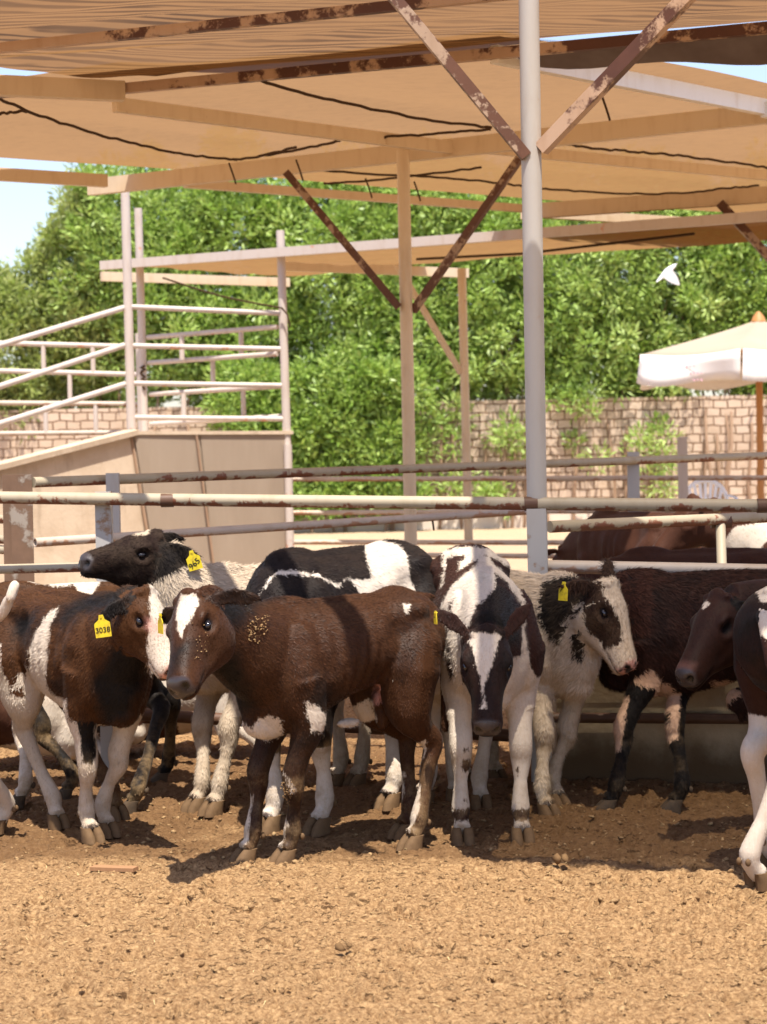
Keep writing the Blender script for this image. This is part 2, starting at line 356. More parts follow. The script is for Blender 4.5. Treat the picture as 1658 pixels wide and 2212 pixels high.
me = np_mesh('straw_bits', vv, np.arange(n * 4).reshape(n, 4)); tag(mesh_obj('straw_bits', me, M['straw'], None, False), 'pale straw bits scattered on the pen ground', 'straw', kind='stuff')
p0 = G(247, 1884); b = MB(); b.beam(p0 + V3((-.085, .03, .012)), p0 + V3((.085, -.03, .016)), .045, .014)
tag(b.build('wood_scrap', M['plank']), 'flat brown scrap of wood lying on the sunlit ground', 'wood scrap')
p0 = G(1205, 1866); vv, ff = lump_mesh(np.array([[p0.x, p0.y, .015], [p0.x + .03, p0.y + .01, .02]]), np.array([.03, .022]), .6, 5)
tag(mesh_obj('dung_lump', np_mesh('dung_lump', vv, ff), M['dung'], None, True), 'big dark dung lump at the edge of the shade', 'dung lump')
p0 = G(735, 2052); vv, ff = lump_mesh(np.array([[p0.x, p0.y, .01], [p0.x + .03, p0.y + .01, .012]]), np.array([.020, .016]), .6, 9)
tag(mesh_obj('dung_lump', np_mesh('dung_lump', vv, ff), M['dung'], None, True), 'broken dung lump alone on the sunlit foreground ground', 'dung lump')

# ------------------------------------------------------------------ canopies
def net_patch(quad, n=24, sag=.04, up=0.0, seed=0, waves=3):
    a, b_, c_, d_ = [V3(p) for p in quad]; vs = []; 
    for i in range(n + 1):
        for j in range(n + 1):
            u = i / n; v = j / n
            p = (a * (1 - u) + b_ * u) * (1 - v) + (d_ * (1 - u) + c_ * u) * v
            z = -sag * abs(math.sin(math.pi * waves * v)) * (.6 + .4 * math.sin(3 * u * math.pi)) + up
            z += .012 * math.sin(7 * u + 5 * v + seed) + .010 * math.sin(19 * u - 9 * v + seed) * math.sin(13 * v + 4 * u) + .006 * math.sin(41 * v + 6 * math.sin(5 * u))
            vs.append((p.x, p.y, p.z + z))
    fs = [(i * (n + 1) + j, (i + 1) * (n + 1) + j, (i + 1) * (n + 1) + j + 1, i * (n + 1) + j + 1) for i in range(n) for j in range(n)]
    return vs, fs
def net(parent, quad, mat, **kw):
    kw['n'] = 60; b = MB(); b.add(*net_patch(quad, **kw)); o = b.build('shade_net', mat, parent); o.data.polygons.foreach_set('use_smooth', [True] * len(o.data.polygons)); return o
def part_beam(parent, name, a, b_, w, h, mat):
    m = MB(); m.beam(a, b_, w, h); return m.build(name, mat, parent)
def part_tube(parent, name, pts, r, mat, n=14):
    m = MB(); m.tube(pts, r, n); return m.build(name, mat, parent, True)
H1 = 3.72
post1 = G(1170, 1690); post1.z = 0
c1 = empty('shade_canopy', 'brown double netted shade canopy overhead, on the nearest tall grey post', 'canopy', (post1.x, post1.y, 0), 'netted shade canopies')
def pxd(x, y, d): return P(x, y, d)
ptop = P(1142, -60, post1.y); part_tube(c1, 'post', [post1 - V3((0, 0, .1)), V3((ptop.x, post1.y, H1))], .046, M['grey'], 24)
U1a, U1b = G(262, 192, H1), G(1658, 60, H1); du = (U1b - U1a).normalized()
V1a = G(0, 180, H1); dv = (U1a - V1a).normalized()
far = V3((0, 0, 0))
net(c1, [U1a + dv * .22 + V3((0, 0, .085)), U1b + du * 2.6 + dv * .3 + V3((0, 0, .085)), V3((4.4, 8.0, H1 + .085)), V1a - dv * 2.4 + V3((0, -.3, .085))], M['net1'], sag=.05, waves=3)
part_beam(c1, 'purlin', U1a - du * .02, U1b + du * 2.6, .05, .06, M['purlin'])
B0, B1 = G(0, 104, H1), G(940, 4, H1); db = (B1 - B0).normalized()
part_beam(c1, 'purlin', B0 - db * 1.2, B1 + db * 4, .05, .05, M['purlin'])
part_beam(c1, 'beam', V1a - dv * 2.4 + V3((0, 0, -.01)), U1a + dv * .02 + V3((0, -.03, -.02)), .08, .115, M['tan'])
L0 = G(0, 207, H1 - .03); part_beam(c1, 'purlin', L0 - V3((1, -.1, 0)), G(150, 196, H1 - .03), .05, .04, M['purlin'])
q1 = P(1137, 338, post1.y - .03); q2 = P(846, -12, post1.y - .05); part_beam(c1, 'brace', q1, q2 + (q2 - q1) * .03, .05, .05, M['brace'])
q1 = P(1170, 322, post1.y - .02); q2 = P(1490, -12, post1.y - .35); part_beam(c1, 'brace', q1, q2 + (q2 - q1) * .03, .06, .06, M['purlin'])
# drooping loose edge of the net beyond the last purlin
fl = MB(); A, Bq = G(1100, 112, H1), U1b + du * 2.6
vs = []
for i in range(31):
    u = i / 30; p = A.lerp(Bq, u) + V3((.03, .06, .02))
    dr = .05 + .10 * math.sin(math.pi * min(1, u * 1.3)) + .02 * math.sin(u * 23)
    for t in range(4): vs.append(p + V3((.02 * t, .06 * t, -dr * t / 3)))
fl.add(vs, [(i * 4 + t, (i + 1) * 4 + t, (i + 1) * 4 + t + 1, i * 4 + t + 1) for i in range(30) for t in range(3)])
fl.build('loose_net_edge', M['tarp'], c1, True)
# unseen nearer bay, shaped so its shade falls on the right half of the pen
net(c1, [V3((.60, 8.6, H1 + .05)), V3((4.6, 8.1, H1 + .05)), V3((4.6, 4.85, H1 + .05)), V3((.54, 6.22, H1 + .05))], M['net3'], sag=.03, waves=2)
part_beam(c1, 'beam', V3((.54, 6.22, H1)), V3((4.6, 4.85, H1)), .06, .06, M['purlin'])
part_beam(c1, 'beam', V3((.60, 8.7, H1)), V3((.56, 6.22, H1)), .06, .06, M['purlin'])
rd = V3((.47, -.88, 0)); part_beam(c1, 'shadow_rafter', V3((-.03, 6.73, H1 - .05)) - rd * 2.6, V3((-.03, 6.73, H1 - .05)) + rd * .45, .10, .06, M['purlin'])  # unseen beam, added for its shadow band across the brown calf's back

H2 = 3.7
post2 = V3(P(884, 1190, 14.66)); post2.z = 0
c2 = empty('shade_canopy', 'tan netted shade canopy with dark lacing ropes, on a thinner tan post behind the tallest', 'canopy', post2, 'netted shade canopies')
t = P(871, 318, 14.66); part_tube(c2, 'post', [post2 + V3((.015, 0, -.1)), V3((t.x, t.y, H2))], .047, M['tan'], 20)
N0, N1 = V3((.69, 10.95, H2)), V3((-5.2, 11.9, H2)); E0, E1 = V3((-4.9, 13.85, H2)), V3((5.3, 21.6, H2)); R1 = V3((7.4, 18.2, H2))
E0 = V3((-5.83, 13.29, H2)); net(c2, [p + V3((0, 0, .12)) for p in (E0, E1, R1, N0)], M['net2'], sag=.07, waves=3, n=30)
part_beam(c2, 'beam', G(195, 405, H2), G(1700, 241, H2), .07, .13, M['tan'])
part_beam(c2, 'beam', G(1128, 458, H2), G(1720, 416, H2), .08, .14, M['tan'])
part_beam(c2, 'purlin', G(248, 226, H2), G(1000, 322, H2), .05, .09, M['tan'])
part_beam(c2, 'purlin', G(1000, 315, H2 + .02), G(1720, 385, H2 + .02), .05, .08, M['tan'])
part_beam(c2, 'edge_purlin', G(-60, 373, H2), G(230, 391, H2), .06, .10, M['tan'])
part_beam(c2, 'edge_purlin', G(400, 396, H2), G(1140, 451, H2), .06, .07, M['tan'])
part_beam(c2, 'edge_purlin', G(1180, 461, H2), G(1720, 494, H2), .06, .09, M['tan'])
part_beam(c2, 'fascia', G(1068, 117, H2 + .02), G(1652, 232, H2 + .02), .06, .10, M['fascia'])
q = G(1652, 236, H2); part_beam(c2, 'beam', q, q + V3((3.2, 3.4, 0)), .06, .10, M['fascia'])
# torn flakes of net along the white fascia
fk = MB(); fa, fb = G(1068, 112, H2 + .075), G(1652, 226, H2 + .075)
for i in range(70):
    u = random.random(); p = fa.lerp(fb, u); w = random.uniform(.02, .08); hh = random.uniform(.005, .03); d_ = (fb - fa).normalized()
    fk.add([p - d_ * w, p + d_ * w, p + d_ * w * .6 + V3((0, 0, hh)), p - d_ * w * .5 + V3((0, .01, hh * .8))], [(0, 1, 2, 3)])
fk.build('frayed_edge', M['tarp'], c2)
q1 = P(862, 664, 14.6); q2 = P(618, 372, 14.62); part_beam(c2, 'brace', q1, q2, .055, .055, M['brace'])
q1 = P(893, 672, 14.68); q2 = P(1128, 335, 14.2); part_beam(c2, 'brace', q1, q2, .05, .05, M['brace'])
q1 = P(1555, 438, 18.0); q2 = P(1720, 620, 18.0); part_beam(c2, 'brace', q1, q2, .07, .07, M['brace'])
for pts in ([(0, 215), (130, 265), (280, 308), (400, 333), (512, 346)], [(505, 345), (620, 328), (735, 304)], [(540, 168), (700, 213), (900, 254), (1062, 276)], [(0, 246), (60, 240)],
            [(1205, 308), (1300, 322), (1400, 330), (1500, 340), (1658, 362)], [(625, 362), (800, 375), (980, 385), (1130, 402)], [(1172, 408), (1300, 416), (1450, 418), (1560, 408), (1640, 400)],
            [(700, 396), (860, 384), (1040, 362)], [(830, 296), (960, 288), (1060, 278)], [(560, 338), (640, 318)]):
    ws = [G(x, yy, H2 + .01) for x, yy in pts]; ws = catmull(ws, 10)
    ws = [w + V3((0, 0, random.uniform(-.006, .006))) for w in ws]
    part_tube(c2, 'lacing_rope', ws, .010, M['rope'], 6)
for x, yy in ((495, 352), (790, 385), (895, 392), (1300, 205), (640, 345)):
    p = G(x, yy, H2 + .0); part_tube(c2, 'rope_end', [p, p + V3((.03, 0, -.09)), p + V3((.05, 0, -.16))], .008, M['rope'], 6)

H3 = 3.4
post3 = V3(P(1014, 1170, 20.7)); post3.z = 0
c3 = empty('shade_canopy', 'low pale edged shade canopy over the concrete ramp, farthest of the canopies', 'canopy', post3, 'netted shade canopies')
FL, FR, BL, BR = G(220, 584, H3), G(1700, 476, H3), G(615, 608, H3), G(1700, 528, H3)
net(c3, [p + V3((0, 0, .07)) for p in (FL, FR, BR, BL)], M['net2'], sag=.03, waves=1)
part_beam(c3, 'fascia', FL + V3((0, 0, .05)), FR + V3((0, 0, .05)), .06, .09, M['white'])
part_beam(c3, 'beam', G(220, 597, H3), G(624, 610, H3), .06, .10, M['tan'])
part_beam(c3, 'beam', G(610, 574, H3), G(1010, 590, H3), .06, .10, M['tan'])
part_tube(c3, 'post', [post3 + V3((0, 0, -.1)), P(998, 580, 20.7)], .045, M['tan'], 16)
q1 = P(996, 806, 20.7); q2 = P(898, 640, 20.4); part_beam(c3, 'brace', q1, q2 + (q2 - q1) * .4, .05, .05, M['tan'])
part_tube(c3, 'lacing_rope', [G(900, 560, H3 - .03), G(1130, 548, H3 - .03), G(1500, 505, H3 - .03)], .014, M['rope'], 6)

# ------------------------------------------------------------------ concrete loading ramp and its railings
rx = [P(285, 938, 19.5), P(629, 937, 19.9), P(633, 1195, 19.9), P(346, 1310, 19.5), P(-140, 1046, 17.6)]
top_l = rx[0]; top_r = rx[1]; gl = V3((rx[3].x, rx[3].y, -.1)); gr = V3((rx[2].x + .02, rx[2].y, -.1)); tl2 = rx[4]; gl2 = V3((tl2.x + .25, tl2.y - .05, -.1))
back = V3((-.25, 2.6, 0))
ramp = empty('loading_ramp', 'concrete cattle loading ramp with a leaning end wall behind the pen', 'ramp', (top_l.x, top_l.y, 0))
b = MB(); vs = [tl2, top_l, top_r, gl2, gl, gr] + [p + back for p in (tl2, top_l, top_r, gl2, gl, gr)]
b.add(vs, [(0, 3, 4, 1), (1, 4, 5, 2), (0, 1, 7, 6), (1, 2, 8, 7), (2, 5, 11, 8), (0, 6, 9, 3), (6, 7, 10, 9), (7, 8, 11, 10)])
b.build('ramp_wall', M['concrete'], ramp)
k = NT('shaded_end_panel'); g2 = k.geo((2.5, 2.5, .5)); k.base(k.mix(k.noise(g2, 3, 6, .6), (.33, .26, .195), (.24, .18, .13)), .9, .15); M['end_shade'] = k.m  # ramp end's shade put into the colour, darker than the ramp concrete
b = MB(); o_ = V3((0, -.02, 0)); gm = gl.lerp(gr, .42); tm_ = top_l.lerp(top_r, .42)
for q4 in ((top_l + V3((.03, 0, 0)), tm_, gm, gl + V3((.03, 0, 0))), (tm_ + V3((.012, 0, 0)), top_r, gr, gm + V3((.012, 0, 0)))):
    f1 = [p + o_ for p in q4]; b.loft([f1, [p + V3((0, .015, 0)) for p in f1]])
b.build('end_panel', M['end_shade'], ramp)
b = MB()
for (xa, ya, xb, yb) in ((283, 936, 342, 1290), (425, 940, 468, 1260)):
    b.tube([P(xa, ya, 19.49 if xa < 300 else 19.62), P(xb, yb, 19.44 if xa < 300 else 19.58)], .018 if xa < 300 else .012, 6)
b.build('panel_joint', M['bark'], ramp)
b = MB(); b.beam(tl2 + V3((0, .05, .02)), top_l + V3((0, .05, .02)), .2, .05); b.beam(top_l + V3((.0, .06, .012)), top_r + V3((0, .06, .012)), .2, .035); b.build('coping', M['concrete'], ramp)
rail = empty('ramp_railing', 'pale pink white pipe railing standing on the concrete ramp', 'railing', (top_l.x, top_l.y + .1, 0))
def seg(parent, name, x0, y0, d0, x1, y1, d1, r, mat, n=12):
    return part_tube(parent, name, [P(x0, y0, d0), P(x1, y1, d1)], r, mat, n)
seg(rail, 'post', 271, 415, 19.7, 285, 940, 19.7, .045, M['white']); seg(rail, 'post', 299, 450, 21.0, 313, 940, 21.0, .042, M['white'])
seg(rail, 'post', 606, 498, 19.9, 622, 1000, 19.9, .042, M['white']); seg(rail, 'post', 622, 960, 19.83, 629, 1260, 19.83, .042, M['white'])
for (x0, y0, x1, y1) in ((268, 665, -40, 758), (268, 746, -40, 848), (270, 830, -40, 928)):
    seg(rail, 'rail', x0, y0, 19.7, x1, y1, 18.2, .029, M['white'])
for (x0, y0, x1, y1) in ((285, 663, 611, 677), (285, 747, 611, 754), (290, 828, 614, 833), (292, 902, 617, 905)):
    seg(rail, 'rail', x0, y0, 19.7, x1, y1, 19.9, .026, M['white'])
for (x0, y0, x1, y1) in ((319, 729, 600, 706), (321, 784, 600, 764), (325, 852, 609, 834), (327, 916, 617, 899)):
    seg(rail, 'rail', x0, y0, 21.0, x1, y1, 20.0, .026, M['white'])
for (x, ya, yb) in ((393, 724, 777), (521, 713, 769), (460, 776, 841), (397, 850, 908), (526, 842, 903)):
    seg(rail, 'stay', x, ya, 20.6, x + 1, yb, 20.6, .026, M['white'])
b = MB(); b.tube([P(311 + random.uniform(-8, 8), 790 + k * 4, 20.95) for k in range(14)], .014, 6); b.build('rope_knot', M['rope'], rail)
b = MB(); ws = catmull([P(352, 600, 19.7), P(480, 640, 19.8), P(607, 665, 19.85)], 8); b.tube(ws, .010, 6); b.tube([P(608, 664, 19.8), P(622, 680, 19.8), P(626, 705, 19.8)], .010, 6); b.build('tie_rope', M['rope'], rail)
far_r = empty('ramp_railing', 'rusty white railing panel on the far side of the ramp, left of the tall posts', 'railing', P(150, 937, 22.3) * 1.0)
far_r.location.z = 0
for (x0, y0, x1, y1) in ((-40, 740, 297, 749), (-40, 800, 300, 809), (-40, 870, 302, 873), (-40, 937, 305, 934)):
    seg(far_r, 'rail', x0, y0, 22.3, x1, y1, 22.3, .028, M['rusty' if y0 > 850 else 'white'])
for (x, ya, yb) in ((94, 745, 798), (201, 750, 803), (151, 808, 862), (99, 875, 935), (207, 872, 935)):
    seg(far_r, 'stay', x, ya, 22.3, x + 1, yb, 22.3, .026, M['white'])
seg(far_r, 'post', 301, 720, 22.2, 308, 945, 22.2, .045, M['white']); seg(far_r, 'post', -30, 730, 22.3, -28, 990, 22.3, .045, M['white'])

# ------------------------------------------------------------------ pen fences
def fence(label, anchor, group='pipe fences'):
    a = V3(anchor); a.z = 0
    return empty('pipe_fence', label, 'fence', a, group)
fa_ = fence('cream pipe fence nearest the calves, chipped paint over rust', P(700, 1085, 9.3))
ws = [P(-60, 1074, 9.62), P(400, 1080, 9.45), P(1150, 1088, 9.08), P(1720, 1093, 9.0)]
part_tube(fa_, 'rail', ws, .030, M['cream'], 18)
for x, d_ in ((362, 9.46), (1147, 9.08), (1650, 9.0)):
    p = P(x, 1088 - (1147 - x) * .009, d_); part_tube(fa_, 'collar', [p - V3((.03, 0, 0)), p + V3((.03, 0, 0))], .0325, M['rustdark'], 16)
pw = MB(); pt, pb = P(1158, 1099, 9.045), P(1172, 1690, 9.045); pb.z = -.1
pw.beam(pt, pb, .085, .012, V3((0, -1, 0))); pw.beam(pt + V3((.04, .03, 0)), pb + V3((.04, .03, 0)), .012, .07, V3((0, -1, 0))); pw.build('post', M['fpost'], fa_)
seg(fa_, 'rail', 1188, 1138, 9.2, 1720, 1114, 10.0, .028, M['cream'], 16)
seg(fa_, 'stay', 1557, 1128, 9.75, 1560, 1232, 9.6, .024, M['cream'], 14)
seg(fa_, 'rail', 1155, 1223, 9.14, 1720, 1234, 9.02, .030, M['rusty'], 16)
p = P(1558, 1128, 9.76); part_tube(fa_, 'collar', [p - V3((.05, 0, 0)), p + V3((.05, .0, 0.003))], .031, M['rustdark'], 14)
seg(fa_, 'rail', 250, 1540, 9.6, 760, 1570, 9.4, .030, M['rustdark'], 14); seg(fa_, 'rail', 760, 1570, 9.4, 1165, 1592, 9.2, .030, M['rustdark'], 14)
p2 = MB(); pt, pb = P(222, 1062, 9.56), P(224, 1200, 9.56); pb.z = -.1
p2.beam(pt, pb, .075, .012, V3((0, -1, 0))); p2.beam(pt + V3((.033, .03, 0)), pb + V3((.033, .03, 0)), .012, .06, V3((0, -1, 0))); p2.build('post', M['fpost'], fa_)
seg(fa_, 'rail', -60, 1231, 9.8, 272, 1223, 9.66, .024, M['cream'], 14)
fb_ = fence('second pipe fence behind, its long top rail climbing towards the parasol', P(70, 1040, 10.6))
part_tube(fb_, 'rail', [P(72, 1042, 10.62), P(870, 1013, 12.6), P(1720, 982, 14.6)], .028, M['cream'], 16)
p3 = MB(); pt, pb = P(50, 1025, 10.65), P(54, 1300, 10.65); pb.z = -.1
p3.beam(pt, pb, .012, .10, V3((0, -1, 0)))
p3.beam(pt + V3((-.06, 0, 0)), pb + V3((-.06, 0, 0)), .012, .10, V3((1, 0, 0))); p3.beam(pt + V3((.0, -.05, 0)), pb + V3((.0, -.05, 0)), .115, .012, V3((0, -1, 0))); p3.build('post', M['oldpost'], fb_)
p4 = MB(); pt, pb = P(244, 1022, 10.9), P(246, 1200, 10.9); pb.z = -.1; p4.beam(pt, pb, .07, .05, V3((0, -1, 0))); p4.build('post', M['fpost'], fb_)
p5 = MB(); pt, pb = P(1368, 976, 13.75), P(1370, 1200, 13.75); pb.z = -.1; p5.beam(pt, pb, .08, .05, V3((0, -1, 0))); p5.build('post', M['fpost'], fb_)
# hollow lower pipe with an open end
hp = MB(); a, b2 = P(76, 1172, 10.45), P(1150, 1103, 12.6); d_ = (b2 - a).normalized(); sd = d_.cross(V3((0, 0, 1))).normalized(); up = sd.cross(d_)
ring = lambda c, r: [c + sd * (r * math.cos(t)) + up * (r * math.sin(t)) for t in [2 * math.pi * k / 14 for k in range(14)]]
hp.loft([ring(a + d_ * .25, .016), ring(a, .019), ring(a, .025), ring(b2, .025)], cap=True); hp.build('rail', M['rusty'], fb_, True)
for (y0, y1) in ((1121, 1123), (1166, 1166), (1184, 1190)):
    seg(fb_, 'rail', -60, y0 - 3, 10.9, 30, y1, 10.7, .024, M['cream'], 12)
seg(fb_, 'wire_loop', 935, 1125, 12.1, 938, 1146, 12.1, .007, M['rope'], 6)
fc_ = fence('far rusty pipe fence crossing in front of the block wall', P(900, 1035, 20.6))
for (y0, y1) in ((1035, 1032), (1108, 1101), (1171, 1173), (1197, 1206)):
    part_tube(fc_, 'rail', [P(630, y0, 20.4), P(1720, y1, 20.5)], .026, M['rusty'], 12)
p6 = MB(); pt, pb = P(1474, 944, 20.3), P(1479, 1175, 20.3); pb.z = -.1; p6.beam(pt, pb, .095, .06, V3((0, -1, 0))); p6.build('post', M['white'], fc_)
# ------------------------------------------------------------------ feed trough
tr0 = P(1205, 1690, 9.16); tr = empty('feed_trough', 'low concrete feed trough under the cream fence, streaked with mud', 'trough', (tr0.x + .8, 9.4, 0))
b = MB(); x0, x1 = tr0.x, 3.2
prof = [(9.14, -.1), (9.13, .36), (9.07, .50), (9.07, .57), (9.15, .57), (9.2, .40), (9.5, .36), (9.75, .5), (9.8, .62), (9.88, .62), (9.85, -.1)]
rings = []
for i in range(25):
    xx = x0 + (x1 - x0) * i / 24; rings.append([V3((xx, yv - .05 * (xx - x0) + .006 * math.sin(xx * 7 + yv * 3), zv)) for yv, zv in prof])
b.loft(rings); b.build('trough_body', M['trough'], tr, True)
part_tube(tr, 'guard_rail', [V3((x0 - .03, 9.09, .30)), V3((x1, 8.9, .26))], .024, M['rustdark'], 12)
# ------------------------------------------------------------------ far wall, plaster wall
b = MB(); b.beam(V3((-14, 34.45, 1.05)), V3((15, 34.45, 1.05)), .25, 2.3)
bw = b.build('block_wall', M['brick']); tag(bw, 'pale limestone block wall behind the trees and bare stems', 'wall')
b = MB(); b.beam(V3((-14, 34.25, .12)), V3((15, 34.25, .12)), .12, .28); tag(b.build('wall_footing', M['plaster']), 'low pale stone kerb along the foot of the block wall', 'kerb')
b = MB(); b.beam(V3((-12, 36.2, 1.3)), V3((-5.6, 36.2, 1.3)), .3, 2.8); tag(b.build('plaster_wall', M['plaster']), 'pale plastered wall seen through the ramp railing', 'wall')

# ------------------------------------------------------------------ trees
def leaves_mesh(name, cs, ax, L, w, rnd):
    n = len(cs); r = np.random.default_rng(int(abs(cs[0].sum()) * 1000) % 99991)
    ref = r.normal(size=(n, 3)); side = np.cross(ax, ref); side /= np.linalg.norm(side, axis=1)[:, None] + 1e-9
    nn = np.cross(side, ax); b0 = cs; tip = cs + ax * L[:, None]; mid = cs + ax * (L * .45)[:, None] - nn * (L * .08)[:, None]
    v = np.stack([b0, mid + side * w[:, None], tip, mid - side * w[:, None]], 1).reshape(-1, 3)
    me = np_mesh(name, v, np.arange(n * 4).reshape(n, 4)); fattr(me, 'rnd', np.repeat(rnd, 4)); return me
def tree(px, d, ztop, zlow, rx_, ry_, mat, label, nclump, seed, stems=3, dense=80, hang=0.):
    nclump = int(nclump * 1.35); r = np.random.default_rng(seed); base = V3(((px - CX) / F * d, d, 0))
    t = empty('tree', label, 'tree', base, 'trees along the block wall')
    zc = (ztop + zlow) / 2; rz = (ztop - zlow) / 2
    u = r.normal(size=(nclump, 3)); u /= np.linalg.norm(u, axis=1)[:, None]; u[:, 1] -= .25 * r.random(nclump); rad = r.uniform(.55, 1.05, nclump) ** .6
    lob = 1 + .18 * np.sin(u[:, 0] * 5 + seed) * np.cos(u[:, 2] * 4 + seed * 2)
    cc = u * rad[:, None] * lob[:, None] * np.array([rx_, ry_, rz]); cc[:, 2] += zc
    if hang:
        kx = r.random(nclump) < hang; cc[kx, 2] = r.uniform(.4, zlow + 1.3, kx.sum()); cc[kx, 0] = r.uniform(-rx_ * 1.2, rx_ * .95, kx.sum()); cc[kx, 1] = r.uniform(-1.25, -.75, kx.sum())
    cc[:, 2] = np.maximum(cc[:, 2], .35); cc[:, 1] = np.minimum(cc[:, 1], 35.0 - d + .0 if False else 9)
    n = nclump * dense; ci = np.repeat(np.arange(nclump), dense)
    crad = r.uniform(.16, .34, nclump)
    off = r.normal(size=(n, 3)); off /= np.linalg.norm(off, axis=1)[:, None]; off *= (r.random(n) ** .5 * crad[ci])[:, None]
    ax = off / (np.linalg.norm(off, axis=1)[:, None] + 1e-6) * .8 + r.normal(size=(n, 3)) * .35 + np.array([0, -.15, .15]); ax /= np.linalg.norm(ax, axis=1)[:, None]
    L = r.uniform(.09, .18, n); w = L * r.uniform(.11, .18, n)
    rnd = np.clip(r.random(nclump)[ci] * .6 + r.random(n) * .4, 0, 1)
    mesh_obj('crown', leaves_mesh('crown', cc[ci] + off, ax, L, w, rnd), mat, t, False)
    b = MB()
    for k in range(stems):
        bx = r.uniform(-rx_ * .6, rx_ * .6); by = r.uniform(-.95, -.72); pts = [base + V3((bx, by, -.1))]; stem_n = stems
        zz = 0; x_, y_ = bx, by
        for s in range(6):
            zz += (zlow + rz) / 6; y_ += .35 * (zz > zlow * .75); x_ += r.uniform(-.10, .10); y_ += r.uniform(-.08, .08); pts.append(base + V3((x_, y_, zz)))
        b.tube(pts, [.032 * (1 - .1 * i) for i in range(7)], 7)
        for s in range(3):
            p = pts[4]; b.tube([p, p + V3((r.uniform(-.7, .7), r.uniform(-.5, .3), r.uniform(.5, 1.2)))], [.03, .012], 6)
    b.build('trunk', M['bark'], t, True); return t
TD = 35.0
tree(20, TD, 4.75, 1.6, 1.0, .85, M['leafB'], 'yellowish loose tree at the far left edge against the sky', 190, 11, 3)
tree(215, TD + .3, 6.1, 2.3, .9, .85, M['leafB'], 'tall yellow green tree left of the ramp posts', 260, 12, 3)
tree(330, TD, 6.6, 1.9, 1.5, .85, M['leafC'], 'bright green tree behind the two tall ramp posts', 300, 13, 3)
tree(520, TD, 6.6, 1.5, 1.5, .85, M['leafA'], 'dark green tree behind the ramp end railing', 320, 14, 3)
tree(715, TD - .15, 6.5, 1.5, 1.6, .85, M['leafA'], 'green tree hanging low to the ground right of the ramp', 560, 15, 4, hang=.46)
tree(900, TD, 6.7, 2.0, 1.5, .85, M['leafC'], 'green tree directly behind the thin tan post', 350, 16, 5, hang=.10)
tree(1080, TD, 6.5, 1.95, 1.6, .85, M['leafA'], 'green tree between the thin tan post and the tallest grey post', 340, 17, 5)
tree(1270, TD, 6.4, 1.95, 1.6, .85, M['leafC'], 'green tree right of the tallest grey post above bare stems', 340, 18, 6, hang=.05)
tree(1460, TD, 6.3, 2.0, 1.6, .85, M['leafC'], 'light green tree behind the flying bird', 340, 19, 6)
tree(1660, TD, 6.2, 2.0, 1.6, .85, M['leafA'], 'green tree behind the parasol at the right edge', 320, 20, 6)
tree(1850, TD, 6.2, 2.0, 1.6, .85, M['leafA'], 'green tree beyond the right edge', 120, 21, 3)
# low shoots growing up the wall
for i, px in enumerate((1195, 1310, 1150, 1590, 1000)):
    r = np.random.default_rng(50 + i); n = 420; base = V3(((px - CX) / F * F * 34.1, 34.1, 0))
    t = empty('wall_shoots', ['leafy shoots on the wall just right of the tallest post', 'leafy shoots at the wall foot between the right fence posts', 'sparse shoots on the wall behind the tallest post', 'low green shoots beside the parasol pole', 'sparse shoots on the wall behind the thin pale post'][i], 'shrub', base, 'shoots along the wall')
    cc = np.stack([r.normal(0, .32, n), r.uniform(-.2, .1, n), r.uniform(.1, 1.7, n) * r.random(n) ** .4], -1)
    ax = r.normal(size=(n, 3)); ax /= np.linalg.norm(ax, axis=1)[:, None]; L = r.uniform(.09, .16, n)
    mesh_obj('foliage', leaves_mesh('foliage', cc, ax, L, L * .14, r.random(n)), M['leafA'], t, False)
    b = MB()
    for k in range(3): b.tube([base + V3((r.uniform(-.3, .3), 0, -.1)), base + V3((r.uniform(-.35, .35), .1, 1.6))], .016, 6)
    b.build('stem', M['bark'], t)

# ------------------------------------------------------------------ parasol, chair, bird, wire
pc = V3(((1645 - CX) / F * 25.7, 25.7, 0)); par = empty('parasol', 'large beige parasol with a white valance beyond the fences', 'parasol', pc)
part_tube(par, 'pole', [pc - V3((0, 0, .1)), pc + V3((0, 0, 3.0))], .045, M['pole'], 12)
R_ = 1.62; angs = [math.radians(192 + 60 * i) for i in range(6)]
b = MB(); vs = [pc + V3((0, 0, 3.02))]; fs = []
NS = 8; NRn = 6
for j in range(1, NRn + 1):
    for i in range(6):
        for s in range(NS):
            t = s / NS; a = V3((math.cos(angs[i]), math.sin(angs[i]), 0)); c_ = V3((math.cos(angs[(i + 1) % 6]), math.sin(angs[(i + 1) % 6]), 0))
            e = a.lerp(c_, t) * (R_ * j / NRn); u = j / NRn
            vs.append(pc + e + V3((0, 0, 3.02 - .44 * u ** .9 - .05 * math.sin(math.pi * t) * u)))
m_ = 6 * NS
for i in range(m_): fs.append((0, 1 + i, 1 + (i + 1) % m_))
for j in range(NRn - 1):
    for i in range(m_):
        a = 1 + j * m_; fs.append((a + i, a + m_ + i, a + m_ + (i + 1) % m_, a + (i + 1) % m_))
b.add(vs, fs); cn = b.build('cover', M['parasol'], par, True); cn.modifiers.new('thick', 'SOLIDIFY').thickness = .01
